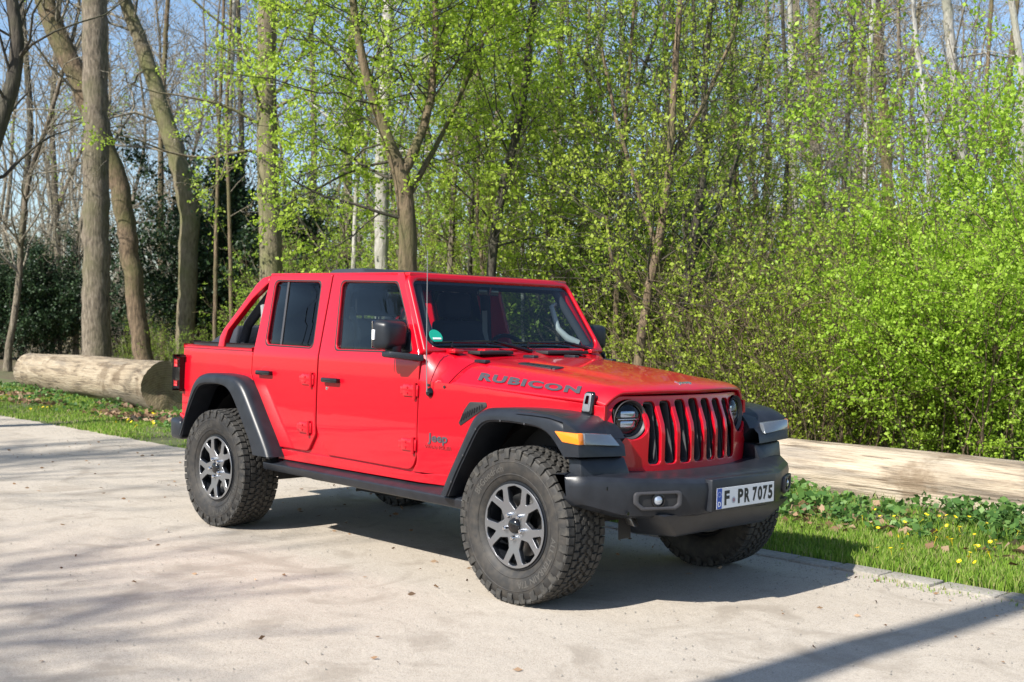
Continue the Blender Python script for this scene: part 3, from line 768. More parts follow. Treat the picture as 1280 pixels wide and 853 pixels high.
ch.box(-2.45,-1.95,-.55,-.1,.36,.52,.04)
ch.tube([(-2.9,.25,.36),(-.4,.2,.36)], .035, 8)
ch.tube([(0,-.70,.405),(0,.70,.405)], .045, 10); ch.tube([(-WB,-.70,.405),(-WB,.70,.405)], .05, 10)
for x, y in ((0,.2),(-WB,0)):
    q = MB().lathe([(0,.13),(.08,.11),(.13,0),(.08,-.11),(0,-.13)], 16, 'x'); ch.add([(a+x,b+y,c+.405) for a,b,c in q.v], q.f)
for s in (-1,1):
    for x in (.03,-WB-.12): ch.tube([(x,s*.50,.40),(x-.05,s*.46,.85)], .03, 8)
for s in (-1,1): ch.tube([(x_, s*.52, z_) for x_, z_ in [(.0,.46),(.0,.80)]], .065, 10)
ch.build('chassis', 'dark_under', car, 40)

# ---- wheels (local: axle along y, outer side is -y)
NP = 54
tyre_prof = [(.215,.095),(.232,.104),(.240,.116),(.262,.128),(.295,.139),(.330,.1425),(.362,.1400),(.385,.1335),(.3965,.122),(.400,.08),(.401,0)]
tp = [(r,-h) for r,h in tyre_prof] + [(r,h) for r,h in tyre_prof[::-1][1:]]
def R_of(w_): return .4125 - .010*(abs(w_)/.14)**4
Zb = [(0.04,0),(.52,0),(.66,.42),(.97,.50),(.97,1),(.47,1),(.33,.58),(.04,.50)]
Zc = [(0.04,.0),(.60,.06),(.96,0),(.90,.55),(.96,.95),(.45,1),(.38,.70),(.04,.72),(.10,.35)]
def block(mb, poly, i, s0, ds, w0, w1, shift, h0=.397, flip=False):
    n = len(poly); vs = []
    cs = sum(p[0] for p in poly)/n; cw = sum(p[1] for p in poly)/n
    for lev in (0,1):
        for a, b in poly:
            if flip: b = 1-b
            k = 1 if lev == 0 else .90
            aa = cs+(a-cs)*k; bb = (cw if not flip else 1-cw)+(b-(cw if not flip else 1-cw))*k
            w_ = w0+(w1-w0)*bb; th = 2*math.pi*(i+s0+ds*aa+shift)/NP; r = h0 if lev == 0 else R_of(w_)
            vs.append((r*math.cos(th), w_, r*math.sin(th)))
    fs = [tuple(range(n,2*n))] + [(k,(k+1)%n,n+(k+1)%n,n+k) for k in range(n)]
    mb.add(vs, fs)
def lug(mb, i, s, shift, long_):
    prof = [(.385,.1345),(.400,.140),(.4065,.136),(R_of(.128),.128),(R_of(.098),.098),(.397,.096)] 
    if long_: prof = [(.352,.1415),(.356,.147),(.385,.1455),(.4005,.1425)] + prof[2:]
    n = len(prof); vs = []
    for a, zz in ((.06,0),(.36,0),(.62,0),(.84 if long_ else .78,0)):
        for q_, (r, h) in enumerate(prof):
            jag = .10 if (q_ % 2) else 0
            th = 2*math.pi*(i+a+shift+ (jag if a > .5 else jag*.5))/NP
            vs.append((r*math.cos(th), s*h, r*math.sin(th)))
    fs = []
    for k in range(3):
        for j in range(n-1): fs.append((k*n+j,k*n+j+1,(k+1)*n+j+1,(k+1)*n+j))
    # end walls
    for k in (0,3):
        b = len(vs)
        for (r,h) in prof:
            pass
        base = []
        for q_, (r,h) in enumerate(prof):
            p = vs[k*n+q_]; rr = math.hypot(p[0],p[2]); sc_ = (rr-.012)/rr
            vs.append((p[0]*sc_, p[1]-s*.008, p[2]*sc_))
        for j in range(n-1): fs.append((k*n+j,k*n+j+1,b+j+1,b+j))
    mb.add(vs, fs)
wheel0 = None
def make_wheel():
    q = MB().lathe([(.10,.06),(.205,.07),(.206,-.085),(.212,-.095),(.228,-.098),(.236,-.108),(.234,-.115),(.224,-.116),(.212,-.098),(.200,-.02),(.10,-.01),(.0,-.02)], 64, 'y')
    q.lathe([(.206,.07),(.222,.10),(.234,.106)], 64, 'y')
    wh = q.build('wheel', 'rim_dark', car, 40)
    q = MB().lathe(tp, 128, 'y'); 
    q.lathe([(.335,-.1430),(.338,-.1445),(.341,-.1430)], 96, 'y'); q.lathe([(.268,-.1325),(.271,-.1345),(.275,-.1335)], 96, 'y')
    ty = q.build('tyre', 'rubber', wh, 40)
    t = MB()
    for i in range(NP):
        block(t, Zb, i, 0, 1., -.043, -.004, 0.0)
        block(t, Zb, i, 0, 1., .004, .043, .5, flip=True)
        block(t, Zc, i, 0, 1., -.090, -.049, .33)
        block(t, Zc, i, 0, 1., .049, .090, .80, flip=True)
        for s in (-1,1): lug(t, i, s, .55 if s > 0 else .05, i % 2 == 0)
    t.build('tread', 'tread', wh, 30)
    # sidewall lettering
    for txt, a0, rr in (('BFGoodrich', 128, .305), ('ALL-TERRAIN T/A', -42, .305)):
        v, f = text_mesh(txt, .050, .0012, 1.0, .0006, 0, 1.05)
        for k, (a,b,c) in enumerate(v):
            r = rr+b; th = math.radians(a0)-a/rr; h = np.interp(r,[.28,.295,.33],[.1345,.139,.1425])
            v[k] = (r*math.cos(th), -h-.0008-c, r*math.sin(th))
        MB().add(v, f).build('tyre_lettering', 'tyre_print', wh, 0)
    # rim face: five forked spokes
    D = math.radians
    hol = []
    def pol(r, d): return (r*math.cos(D(d)), r*math.sin(D(d)))
    for k in range(5):
        t0 = -90+72*k
        hol.append(rpoly([(*pol(.146,t0),.006),(*pol(.204,t0-9.5),.010),(*pol(.207,t0),0),(*pol(.204,t0+9.5),.010)],4))
        t1 = t0+36
        hol.append(rpoly([(*pol(.088,t1),.008),(*pol(.130,t1-17.5),.010),(*pol(.205,t1-14.5),.010),(*pol(.210,t1),0),(*pol(.205,t1+14.5),.010),(*pol(.130,t1+17.5),.010)],4))
    v, f = sheet([circ2(0,0,.2225,80)]+hol, .028, .006, cuts_a=np.linspace(-.18,.18,10), cuts_b=np.linspace(-.18,.18,10), bres=1)
    def rf(a, b, c):
        r = math.hypot(a,b); y = -.098 - .010*ss(.05,.20,r)
        return (a, y-c, b)
    q = MB().add(*mp((v,f), rf)); rim = q.build('rim', 'rim_dark', wh, 35)
    # machined faces, slightly inset from each spoke's edge
    hol2 = []
    for k in range(5):
        t0 = -90+72*k
        hol2.append(rpoly([(*pol(.140,t0),.006),(*pol(.2070,t0-10.8),.010),(*pol(.2105,t0),0),(*pol(.2070,t0+10.8),.010)],4))
        t1 = t0+36
        hol2.append(rpoly([(*pol(.082,t1),.008),(*pol(.128,t1-19.2),.010),(*pol(.2070,t1-15.6),.010),(*pol(.2125,t1),0),(*pol(.2070,t1+15.6),.010),(*pol(.128,t1+19.2),.010)],4))
    v, f = sheet([circ2(0,0,.2215,80)]+hol2, .004, .001, cuts_a=np.linspace(-.18,.18,10), cuts_b=np.linspace(-.18,.18,10), bres=0)
    MB().add([(p[0],p[1]-.0155,p[2]) for p in [rf(a,b,c) for a,b,c in v]], f).build('rim_face', 'machined', wh, 35)
    MB().lathe([(0,-.138),(.026,-.137),(.036,-.131),(.042,-.118),(.045,-.10)], 32, 'y').build('hub_cap', 'gloss_black', wh, 40)
    for k in range(5):
        a = D(-90+72*k); q = MB().lathe([(0,-.143),(.009,-.142),(.0135,-.134),(.0145,-.110)], 12, 'y', (.0635*math.cos(a),0,.0635*math.sin(a)))
        q.build('wheel_nut', 'chrome', wh, 40)
    MB().lathe([(.06,-.030),(.165,-.030),(.165,-.042),(.06,-.042)], 48, 'y', close=True).build('brake_disc', 'steel', wh, 40)
    q = MB(); 
    for a in np.linspace(D(150), D(205), 8): q.box(.118*math.cos(a)-.035,.118*math.cos(a)+.035,-.075,-.02,.118*math.sin(a)-.03,.118*math.sin(a)+.03,.01)
    q.build('brake_caliper', 'steel', wh, 40)
    return wh
wheel0 = make_wheel()
for k, (x, y, rz, rot) in enumerate(((0,-.80,0,0),(-WB,-.80,0,9),(0,.80,math.pi,20),(-WB,.80,math.pi,40))):
    wh = wheel0 if k == 0 else copy_tree(wheel0, car)
    wh.location = (x, y, .408); wh.rotation_euler = (0, math.radians(rot), rz)
sp = copy_tree(wheel0, car); sp.name = 'spare_wheel'; sp.location = (-3.95, .05, 1.0); sp.rotation_euler = (0,0,-math.pi/2)
# ================================================================== SETTING
rng = np.random.default_rng(7)
def at(u, v, d):             # a point of the place: viewing angles of the survey position and a distance
    p = CAM + d*(FW + RT*(u-640)/FPX - UP*(v-426.5)/FPX)
    return p
def gnd(u, d):
    p = at(u, 426, d); return np.array([p[0], p[1], 0.])

def nodes(name):
    m = bpy.data.materials.new(name); m.use_nodes = True; MAT[name] = m
    t = m.node_tree; b = t.nodes['Principled BSDF']; tc = t.nodes.new('ShaderNodeTexCoord')
    return m, t, b, tc
def N(t, kind, **kw):
    n = t.nodes.new(kind)
    for k, v in kw.items():
        if k.startswith('i_'): n.inputs[k[2:].replace('_',' ')].default_value = v
        else: setattr(n, k, v)
    return n
def ramp(t, src, stops):
    r = t.nodes.new('ShaderNodeValToRGB'); e = r.color_ramp.elements
    while len(e) > 1: e.remove(e[-1])
    e[0].position = stops[0][0]; e[0].color = (*stops[0][1],1)
    for p, c in stops[1:]:
        q = e.new(p); q.color = (*c,1)
    t.links.new(src, r.inputs[0]); return r.outputs[0]
def mixc(t, f, a, b, mode='MIX'):
    n = t.nodes.new('ShaderNodeMix'); n.data_type = 'RGBA'; n.blend_type = mode
    if isinstance(f, (int,float)): n.inputs[0].default_value = f
    else: t.links.new(f, n.inputs[0])
    for k, x in ((6,a),(7,b)):
        if isinstance(x, tuple): n.inputs[k].default_value = (*x,1)
        else: t.links.new(x, n.inputs[k])
    return n.outputs[2]
def noise(t, tc, scale, detail=6, rough=.6, vec='Object', dist=0.):
    n = N(t, 'ShaderNodeTexNoise', i_Scale=scale, i_Detail=detail, i_Roughness=rough, i_Distortion=dist)
    src = tc.outputs[vec] if not hasattr(tc, 'is_output') else tc
    t.links.new(src, n.inputs['Vector']); return n.outputs['Fac']
def bumpn(t, b, hs, dist):
    bp = N(t, 'ShaderNodeBump'); bp.inputs['Distance'].default_value = dist; bp.inputs['Strength'].default_value = 1.
    t.links.new(hs, bp.inputs['Height']); t.links.new(bp.outputs[0], b.inputs['Normal'])

# road: pale gravel-dressed asphalt with fine grit and worn patches
m, t, b, tc = nodes('road_surface')
n1 = noise(t, tc, .55, 8, .6); n2 = noise(t, tc, 6, 8, .65); n3 = noise(t, tc, 170, 4, .7); n4 = noise(t, tc, 1.8, 5, .55, dist=1.2)
c = ramp(t, n1, [(.36,(.47,.405,.335)),(.52,(.54,.475,.40)),(.66,(.58,.525,.46))])
c = mixc(t, .5, c, ramp(t, n2, [(.3,(.40,.34,.28)),(.55,(.54,.475,.405)),(.8,(.62,.56,.49))]))
c = mixc(t, .5, c, ramp(t, n3, [(.36,(.20,.17,.14)),(.46,(.50,.44,.37)),(.66,(.70,.65,.58))]))
c = mixc(t, ramp(t, n4, [(.54,(0,0,0)),(.66,(.7,.7,.7))]), c, (.37,.32,.265))
n6 = noise(t, tc, 34, 5, .75); c = mixc(t, ramp(t, n6, [(.60,(0,0,0)),(.66,(.55,.55,.55))]), c, (.25,.21,.17))
vo = N(t, 'ShaderNodeTexVoronoi', i_Scale=26.); t.links.new(tc.outputs['Object'], vo.inputs['Vector'])
c = mixc(t, ramp(t, vo.outputs['Distance'], [(.0,(.6,.6,.6)),(.09,(0,0,0))]), c, (.17,.15,.125))
c = mixc(t, 1., c, (.80,.795,.775), 'MULTIPLY'); t.links.new(c, b.inputs['Base Color']); b.inputs['Roughness'].default_value = .9; b.inputs['Specular IOR Level'].default_value = .25
mh = N(t, 'ShaderNodeMath', operation='ADD'); mm = N(t, 'ShaderNodeMath', operation='MULTIPLY'); mm.inputs[1].default_value = .35
t.links.new(n3, mm.inputs[0]); t.links.new(mm.outputs[0], mh.inputs[0]); t.links.new(n2, mh.inputs[1]); bumpn(t, b, mh.outputs[0], .010)
# verge and forest floor
m, t, b, tc = nodes('verge_soil')
n1 = noise(t, tc, 1.1, 7, .65); n2 = noise(t, tc, 22, 6, .7)
c = ramp(t, n1, [(.40,(.075,.125,.025)),(.52,(.095,.115,.035)),(.62,(.13,.10,.06))])
c = mixc(t, .55, c, ramp(t, n2, [(.35,(.05,.06,.02)),(.5,(.12,.12,.05)),(.7,(.20,.16,.10))]))
t.links.new(c, b.inputs['Base Color']); b.inputs['Roughness'].default_value = 1.; bumpn(t, b, n2, .03)
m, t, b, tc = nodes('forest_floor')
n1 = noise(t, tc, .35, 7, .65); n2 = noise(t, tc, 14, 6, .75)
c = ramp(t, n1, [(.42,(.10,.08,.05)),(.52,(.10,.10,.04)),(.60,(.075,.11,.03))])
c = mixc(t, .5, c, ramp(t, n2, [(.35,(.05,.04,.025)),(.5,(.14,.10,.06)),(.7,(.24,.17,.11))]))
t.links.new(c, b.inputs['Base Color']); b.inputs['Roughness'].default_value = 1.; bumpn(t, b, n2, .05)
def kerb_mat():
    m, t, b, tc = nodes('kerb_stone')
    n1 = noise(t, tc, 3, 6); n2 = noise(t, tc, 45, 5, .7)
    c = mixc(t, .5, ramp(t, n1, [(.35,(.22,.20,.165)),(.6,(.32,.295,.255))]), ramp(t, n2, [(.35,(.16,.155,.12)),(.55,(.34,.31,.27)),(.7,(.45,.42,.38))]))
    t.links.new(c, b.inputs['Base Color']); b.inputs['Roughness'].default_value = .9; bumpn(t, b, n2, .008)
kerb_mat()
# barkless logs
m, t, b, tc = nodes('log_wood')
mpn = N(t, 'ShaderNodeMapping'); mpn.inputs['Scale'].default_value = (.55,5,5); t.links.new(tc.outputs['Object'], mpn.inputs['Vector'])
n1 = N(t, 'ShaderNodeTexNoise', i_Scale=1.6, i_Detail=9, i_Roughness=.62, i_Distortion=.8); t.links.new(mpn.outputs[0], n1.inputs['Vector'])
n2 = N(t, 'ShaderNodeTexNoise', i_Scale=.9, i_Detail=5, i_Roughness=.6); t.links.new(mpn.outputs[0], n2.inputs['Vector'])
mp2 = N(t, 'ShaderNodeMapping'); mp2.inputs['Scale'].default_value = (3,60,60); t.links.new(tc.outputs['Object'], mp2.inputs['Vector'])
n3 = N(t, 'ShaderNodeTexNoise', i_Scale=1., i_Detail=7, i_Roughness=.6); t.links.new(mp2.outputs[0], n3.inputs['Vector'])
c = ramp(t, n1.outputs['Fac'], [(.37,(.08,.065,.05)),(.43,(.24,.19,.14)),(.50,(.46,.39,.30)),(.66,(.60,.54,.45))])
c = mixc(t, ramp(t, n2.outputs['Fac'], [(.52,(0,0,0)),(.62,(.75,.75,.75))]), c, (.25,.235,.22))
c = mixc(t, .35, c, ramp(t, n3.outputs['Fac'], [(.35,(.18,.14,.10)),(.5,(.50,.42,.32)),(.7,(.62,.55,.45))]))
n5 = noise(t, tc, 1.7, 6, .6)
mp3 = N(t, 'ShaderNodeMapping'); mp3.inputs['Scale'].default_value = (1.1,34,34); t.links.new(tc.outputs['Object'], mp3.inputs['Vector'])
n7 = N(t, 'ShaderNodeTexNoise', i_Scale=1., i_Detail=4, i_Roughness=.5, i_Distortion=.5); t.links.new(mp3.outputs[0], n7.inputs['Vector'])
c = mixc(t, ramp(t, n7.outputs['Fac'], [(.33,(.8,.8,.8)),(.38,(0,0,0))]), c, (.10,.07,.045))
c = mixc(t, ramp(t, n5, [(.56,(0,0,0)),(.64,(.6,.6,.6))]), c, (.15,.10,.055))
c = mixc(t, 1., c, (.88,.85,.80), 'MULTIPLY'); t.links.new(c, b.inputs['Base Color']); b.inputs['Roughness'].default_value = .8
ad = N(t, 'ShaderNodeMath', operation='ADD'); t.links.new(n1.outputs['Fac'], ad.inputs[0]); t.links.new(n3.outputs['Fac'], ad.inputs[1]); bumpn(t, b, ad.outputs[0], .02)
mo = m.copy(); mo.name = 'log_wood_old'; MAT['log_wood_old'] = mo
for nd in mo.node_tree.nodes:
    if nd.bl_idname == 'ShaderNodeMix' and nd.blend_type == 'MULTIPLY': nd.inputs[7].default_value = (.64,.60,.52,1)
m, t, b, tc = nodes('log_end')
wv = N(t, 'ShaderNodeTexWave', wave_type='RINGS', rings_direction='X', i_Scale=9., i_Distortion=3., i_Detail=4.)
t.links.new(tc.outputs['Object'], wv.inputs['Vector']); n2 = noise(t, tc, 5, 7, .7)
c = mixc(t, .55, ramp(t, wv.outputs['Fac'], [(.2,(.16,.105,.055)),(.8,(.27,.20,.11))]), ramp(t, n2, [(.35,(.06,.045,.03)),(.5,(.20,.17,.10)),(.7,(.26,.20,.13))]))
t.links.new(c, b.inputs['Base Color']); b.inputs['Roughness'].default_value = .95; bumpn(t, b, n2, .04)
def bark(name, c1, c2, c3, moss=None, sc=1.):
    m, t, b, tc = nodes(name)
    mpn = N(t, 'ShaderNodeMapping'); mpn.inputs['Scale'].default_value = (11*sc,11*sc,2.6*sc); t.links.new(tc.outputs['Object'], mpn.inputs['Vector'])
    n1 = N(t, 'ShaderNodeTexNoise', i_Scale=2., i_Detail=8, i_Roughness=.65, i_Distortion=.4); t.links.new(mpn.outputs[0], n1.inputs['Vector'])
    n2 = noise(t, tc, .9, 5)
    c = ramp(t, n1.outputs['Fac'], [(.34,c1),(.5,c2),(.66,c3)])
    if moss: c = mixc(t, ramp(t, n2, [(.46,(0,0,0)),(.62,(.75,.75,.75))]), c, moss)
    t.links.new(c, b.inputs['Base Color']); b.inputs['Roughness'].default_value = .92; bumpn(t, b, n1.outputs['Fac'], .03)
bark('bark_grey', (.06,.05,.036),(.155,.125,.09),(.26,.22,.165), (.10,.095,.045))
bark('bark_brown', (.05,.036,.022),(.135,.095,.058),(.23,.165,.105), (.10,.10,.035))
bark('bark_moss', (.09,.075,.045),(.17,.14,.09),(.24,.20,.13), (.13,.14,.045))
bark('bark_dark', (.03,.026,.02),(.06,.05,.038),(.10,.085,.062), (.05,.055,.025))
bark('bark_pale', (.20,.19,.165),(.36,.34,.30),(.48,.46,.41), (.24,.24,.18))
bark('bark_birch', (.13,.12,.11),(.36,.35,.32),(.46,.45,.42), None, .5)
bark('bark_twig', (.13,.115,.08),(.22,.195,.145),(.31,.275,.215))
def leafm(name, cols, tl=.45, rough=.5, sc=1.2):
    m = bpy.data.materials.new(name); m.use_nodes = True; MAT[name] = m; t = m.node_tree; b = t.nodes['Principled BSDF']
    o = t.nodes['Material Output']; tc = t.nodes.new('ShaderNodeTexCoord')
    at_ = t.nodes.new('ShaderNodeAttribute'); at_.attribute_name = 'rnd'
    c = ramp(t, at_.outputs['Fac'], [(k/(len(cols)-1), q) for k, q in enumerate(cols)])
    t.links.new(c, b.inputs['Base Color']); b.inputs['Roughness'].default_value = rough; b.inputs['Specular IOR Level'].default_value = .35
    tr = t.nodes.new('ShaderNodeBsdfTranslucent'); mx = t.nodes.new('ShaderNodeMixShader'); mx.inputs[0].default_value = tl
    t.links.new(c, tr.inputs[0]); t.links.new(b.outputs[0], mx.inputs[1]); t.links.new(tr.outputs[0], mx.inputs[2]); t.links.new(mx.outputs[0], o.inputs[0])
leafm('leaf_spring', [(.27,.40,.035),(.40,.55,.055),(.53,.66,.11)], .58)
leafm('leaf_mid', [(.18,.30,.03),(.29,.44,.05),(.42,.57,.09)], .58)
leafm('leaf_bright', [(.23,.38,.025),(.36,.54,.05),(.48,.66,.10)], .55)
leafm('leaf_olive', [(.23,.31,.035),(.36,.46,.05),(.48,.58,.09)], .55)
leafm('leaf_dark', [(.010,.028,.012),(.022,.050,.018),(.05,.09,.03)], .12, .5)
leafm('leaf_far', [(.20,.15,.09),(.22,.20,.09),(.26,.28,.12),(.30,.24,.16)], .4)
leafm('leaf_bud', [(.20,.15,.10),(.28,.22,.14),(.26,.26,.11)], .4)
leafm('leaf_nettle', [(.055,.13,.03),(.09,.19,.04),(.15,.26,.06)], .3)
leafm('blade', [(.10,.21,.02),(.17,.31,.03),(.24,.38,.05),(.30,.42,.07),(.42,.37,.18)], .4)
leafm('dry_leaf', [(.14,.075,.04),(.26,.16,.09),(.38,.27,.18)], .15, .8)
mat('petal', (.80,.60,.01), .45); mat('petal_white', (.75,.75,.72), .6)

# ---- ground sheets
def sheet_mesh(name, x0, x1, y0, y1, z, m, kind='structure', edge=None, amp=0.):
    if edge is None:
        mb = MB().add([(x0,y0,z),(x1,y0,z),(x1,y1,z),(x0,y1,z)], [(0,1,2,3)])
    else:
        xs = np.arange(x0, x1+.01, .12); lo = [y0+(rng.normal()*amp if 'lo' in edge else 0) for _ in xs]; hi = [y1+(rng.normal()*amp if 'hi' in edge else 0) for _ in xs]
        mb = MB().add([p for x, a, c_ in zip(xs, lo, hi) for p in ((x,a,z),(x,c_,z))], [(2*i,2*i+2,2*i+3,2*i+1) for i in range(len(xs)-1)])
    return tag(mb.build(name, m, None, 0, recalc=False), kind=kind)
sheet_mesh('ground', -400, 400, -400, 400, -.012, 'forest_floor')
sheet_mesh('road', -60, 40, -7.5, 1.42, -.002, 'road_surface', edge=('hi',), amp=.03)
sheet_mesh('verge', -60, 40, 1.40, 5.2, -.006, 'verge_soil')
kb = MB(); x = -4.0
while x < 8:
    l = .30+.22*rng.random(); dz = .004*rng.random(); dy = .008*rng.normal()
    kb.box(x+.007, x+l-.007, 1.255+dy, 1.435+dy, -.05, .010+dz*2, .010); x += l
tag(kb.build('kerb', 'kerb_stone', None, 40), kind='structure')

# ---- fast mesh with a per-face random attribute
def fastmesh(name, V, F, m, parent=None, rnd=None, smooth=False):
    me = bpy.data.meshes.new(name); nv, nf, k = len(V), len(F), F.shape[1]
    me.vertices.add(nv); me.vertices.foreach_set('co', np.ascontiguousarray(V, dtype=np.float32).ravel())
    me.loops.add(nf*k); me.loops.foreach_set('vertex_index', np.ascontiguousarray(F, dtype=np.int32).ravel())
    me.polygons.add(nf); me.polygons.foreach_set('loop_start', np.arange(nf, dtype=np.int32)*k)
    if smooth: me.polygons.foreach_set('use_smooth', np.ones(nf, dtype=bool))
    me.update(calc_edges=True); me.materials.append(MAT[m])
    if rnd is not None:
        a = me.attributes.new('rnd', 'FLOAT', 'FACE'); a.data.foreach_set('value', rnd.astype(np.float32))
    o = bpy.data.objects.new(name, me); COL.objects.link(o)
    if parent: o.parent = parent
    return o
def leaves(P, size, rg, flat=.0, aspect=.72, jitter=.35, up=.3):
    """folded rhombic leaves at points P -> verts, quads, per-face random"""
    n = len(P); d = rg.normal(size=(n,3)); d[:,2] = d[:,2]*(1-flat)+up*rg.random(n); d /= np.linalg.norm(d,axis=1,keepdims=True)
    a = rg.normal(size=(n,3)); s = np.cross(d,a); s /= np.linalg.norm(s,axis=1,keepdims=True)+1e-9
    L = (size*(1+jitter*rg.normal(size=n)).clip(.4,1.9))[:,None]
    nn = np.cross(d,s)
    V = np.stack([P, P+d*L*.5+s*L*aspect*.5+nn*L*.08, P+d*L, P+d*L*.5-s*L*aspect*.5+nn*L*.08], 1).reshape(-1,3)
    return V, np.arange(4*n).reshape(-1,4), rg.random(n)

class Tree:
    def __init__(s, seed): s.rg = np.random.default_rng(seed); s.V = []; s.F = []; s.nv = 0; s.LP = []; s.TV = []; s.TF = []; s.tnv = 0
    def tube(s, P, R, n, trunk=False):
        v, f = tube_np(P, R, n)
        if trunk: s.TV.append(v); s.TF.append(f+s.tnv); s.tnv += len(v)
        else: s.V.append(v); s.F.append(f+s.nv); s.nv += len(v)
    def branch(s, p, d, L, r, lev, maxlev, trop, wander, kids, leafn, minr):
        rg = s.rg; n = max(3, int(L/(.45 if lev < 2 else .28))+2); n = min(n, 14)
        P = [np.array(p, float)]; d = d/np.linalg.norm(d); st = L/n; D = [d]
        for i in range(n):
            d = d + rg.normal(size=3)*wander + np.array([0,0,trop]); d /= np.linalg.norm(d)
            P.append(P[-1]+d*st); D.append(d)
        P = np.array(P); R = np.maximum(r*(1-np.linspace(0,1,n+1)*.80), minr)
        s.tube(P, R, 5 if lev <= 1 else (4 if lev == 2 else 3))
        if leafn and lev >= 2:
            k = int(1.25*leafn*L*(1. if lev == maxlev else .5)); 
            if k: 
                t = rg.random(k)**.7*(n); i = np.minimum(t.astype(int), n-1); f = (t-i)[:,None]
                s.LP.append(P[i]*(1-f)+P[i+1]*f + rg.normal(size=(k,3))*.07)
        if lev < maxlev:
            kn = max(1, int(kids[lev]*min(1.4, L/2 if lev == 1 else L)))
            for _ in range(kn):
                t = .18+.80*rg.random(); i = int(t*n); q = P[i]; dd = D[i]
                a = rg.normal(size=3); a -= dd*(a@dd); a /= np.linalg.norm(a)
                an = math.radians(rg.uniform(28,62)); nd = dd*math.cos(an)+a*math.sin(an)
                s.branch(q, nd, L*rg.uniform(.35,.62)*(1.15-.5*t), max(R[i]*.55, minr), lev+1, maxlev, trop, wander*1.1, kids, leafn, minr)
    def build(s, name, label, cat, group, base, bark_m, leaf_m, lsize, twig_m=None, clump=1):
        root = empty(name, tuple(base)); tag(root, label, cat, group)
        b = np.array(base)
        if s.TV:
            tv = np.concatenate(s.TV); tf = np.concatenate(s.TF); nt_ = len(tf)
            if s.V: tf = np.concatenate([tf, np.concatenate(s.F)+len(tv)]); tv = np.concatenate([tv]+s.V)
            o = fastmesh('trunk', tv-b, tf, bark_m, root, smooth=True)
            if twig_m and twig_m != bark_m:
                o.data.materials.append(MAT[twig_m]); mi = np.zeros(len(tf), dtype=np.int32); mi[nt_:] = 1; o.data.polygons.foreach_set('material_index', mi)
        elif s.V: fastmesh('branches', np.concatenate(s.V)-b, np.concatenate(s.F), twig_m or bark_m, root, smooth=True)
        if s.LP and leaf_m:
            P = np.concatenate(s.LP)
            if clump > 1: clump += 3; P = np.repeat(P, clump, 0) + s.rg.normal(size=(len(P)*clump,3))*lsize*.85
            v, f, rn = leaves(P, lsize*1.08, s.rg); fastmesh('crown', v-b, f, leaf_m, root, rn)
        return root
def smoothpath(P, n):
    P = np.array(P, float); d = np.r_[0, np.cumsum(np.linalg.norm(np.diff(P,axis=0),axis=1))]; t = np.linspace(0,d[-1],n)
    Q = np.stack([np.interp(t,d,P[:,k]) for k in range(P.shape[1])],1)
    for _ in range(2): Q[1:-1] = (Q[:-2]+2*Q[1:-1]+Q[2:])/4
    return Q
def hero(seed, D, pts, name, label, cat, group, bark_m, leaf_m, lsize=.05, forks=(), nb=14, bl=(1.5,3.5), maxlev=3, kids=(0,3,3,3), leafn=8, bf=.35, trop=.03, wander=.20, br=.22, clump=3, twig_m=None, rough=.04, extend=3., away=0., minr=.004):
    """trunk that follows measured points (u, v, width) at distance D, then grown branches"""
    T = Tree(seed); W = []
    for u, v, w_ in pts:
        W.append([*at(u,v,D), w_*D/FPX/2])
    W = np.array(W)
    # carry the foot down to the ground and the top beyond the picture
    d0 = W[0,:3]-W[1,:3]; d0 = d0/abs(d0[2]) if d0[2] < 0 else np.array([0,0,-1.]); d0[:2] *= .4
    foot = W[0,:3]+d0*(W[0,2]+.1) if W[0,2] > 0 else W[0,:3]
    W = np.vstack([[*foot, W[0,3]*1.25], [*(foot*.85+W[0,:3]*.15), W[0,3]*1.08], W])
    if extend:
        d1 = W[-1,:3]-W[-2,:3]; d1 /= np.linalg.norm(d1); d1 = d1*.5+np.array([0,0,.5]); W = np.vstack([W, [*(W[-1,:3]+d1*extend*1.2), W[-1,3]*.55]])
    paths = [W]
    for fk in forks: paths.append(np.array([[*at(u,v,D+dd), w_*D/FPX/2] for u,v,w_,dd in fk]))
    for pi, Wp in enumerate(paths):
        Q = smoothpath(Wp, max(24, int(np.linalg.norm(Wp[-1,:3]-Wp[0,:3])*4)))
        P = Q[:,:3]+T.rg.normal(size=(len(Q),3))*rough*Q[:,3:4]*2; T.tube(P, Q[:,3], 14, trunk=True)
        L = len(Q); k0 = int(L*bf) if pi == 0 else int(L*.15)
        for _ in range(nb if pi == 0 else nb//2):
            i = T.rg.integers(k0, L-1); dd = P[i+1]-P[i]; dd /= np.linalg.norm(dd)
            a = T.rg.normal(size=3); a -= dd*(a@dd); a /= np.linalg.norm(a)
            if away: a = a + FW*away*abs(T.rg.normal()); a /= np.linalg.norm(a)
            an = math.radians(T.rg.uniform(35,75)); nd = dd*math.cos(an)+a*math.sin(an)
            T.branch(P[i], nd, T.rg.uniform(*bl), min(Q[i,3]*br, .038), 1, maxlev, trop, wander, kids, leafn if leaf_m else 0, minr)
    base = paths[0][0,:3]*1.; base[2] = 0
    return T.build(name, label, cat, group, base, bark_m, leaf_m, lsize, twig_m, clump)
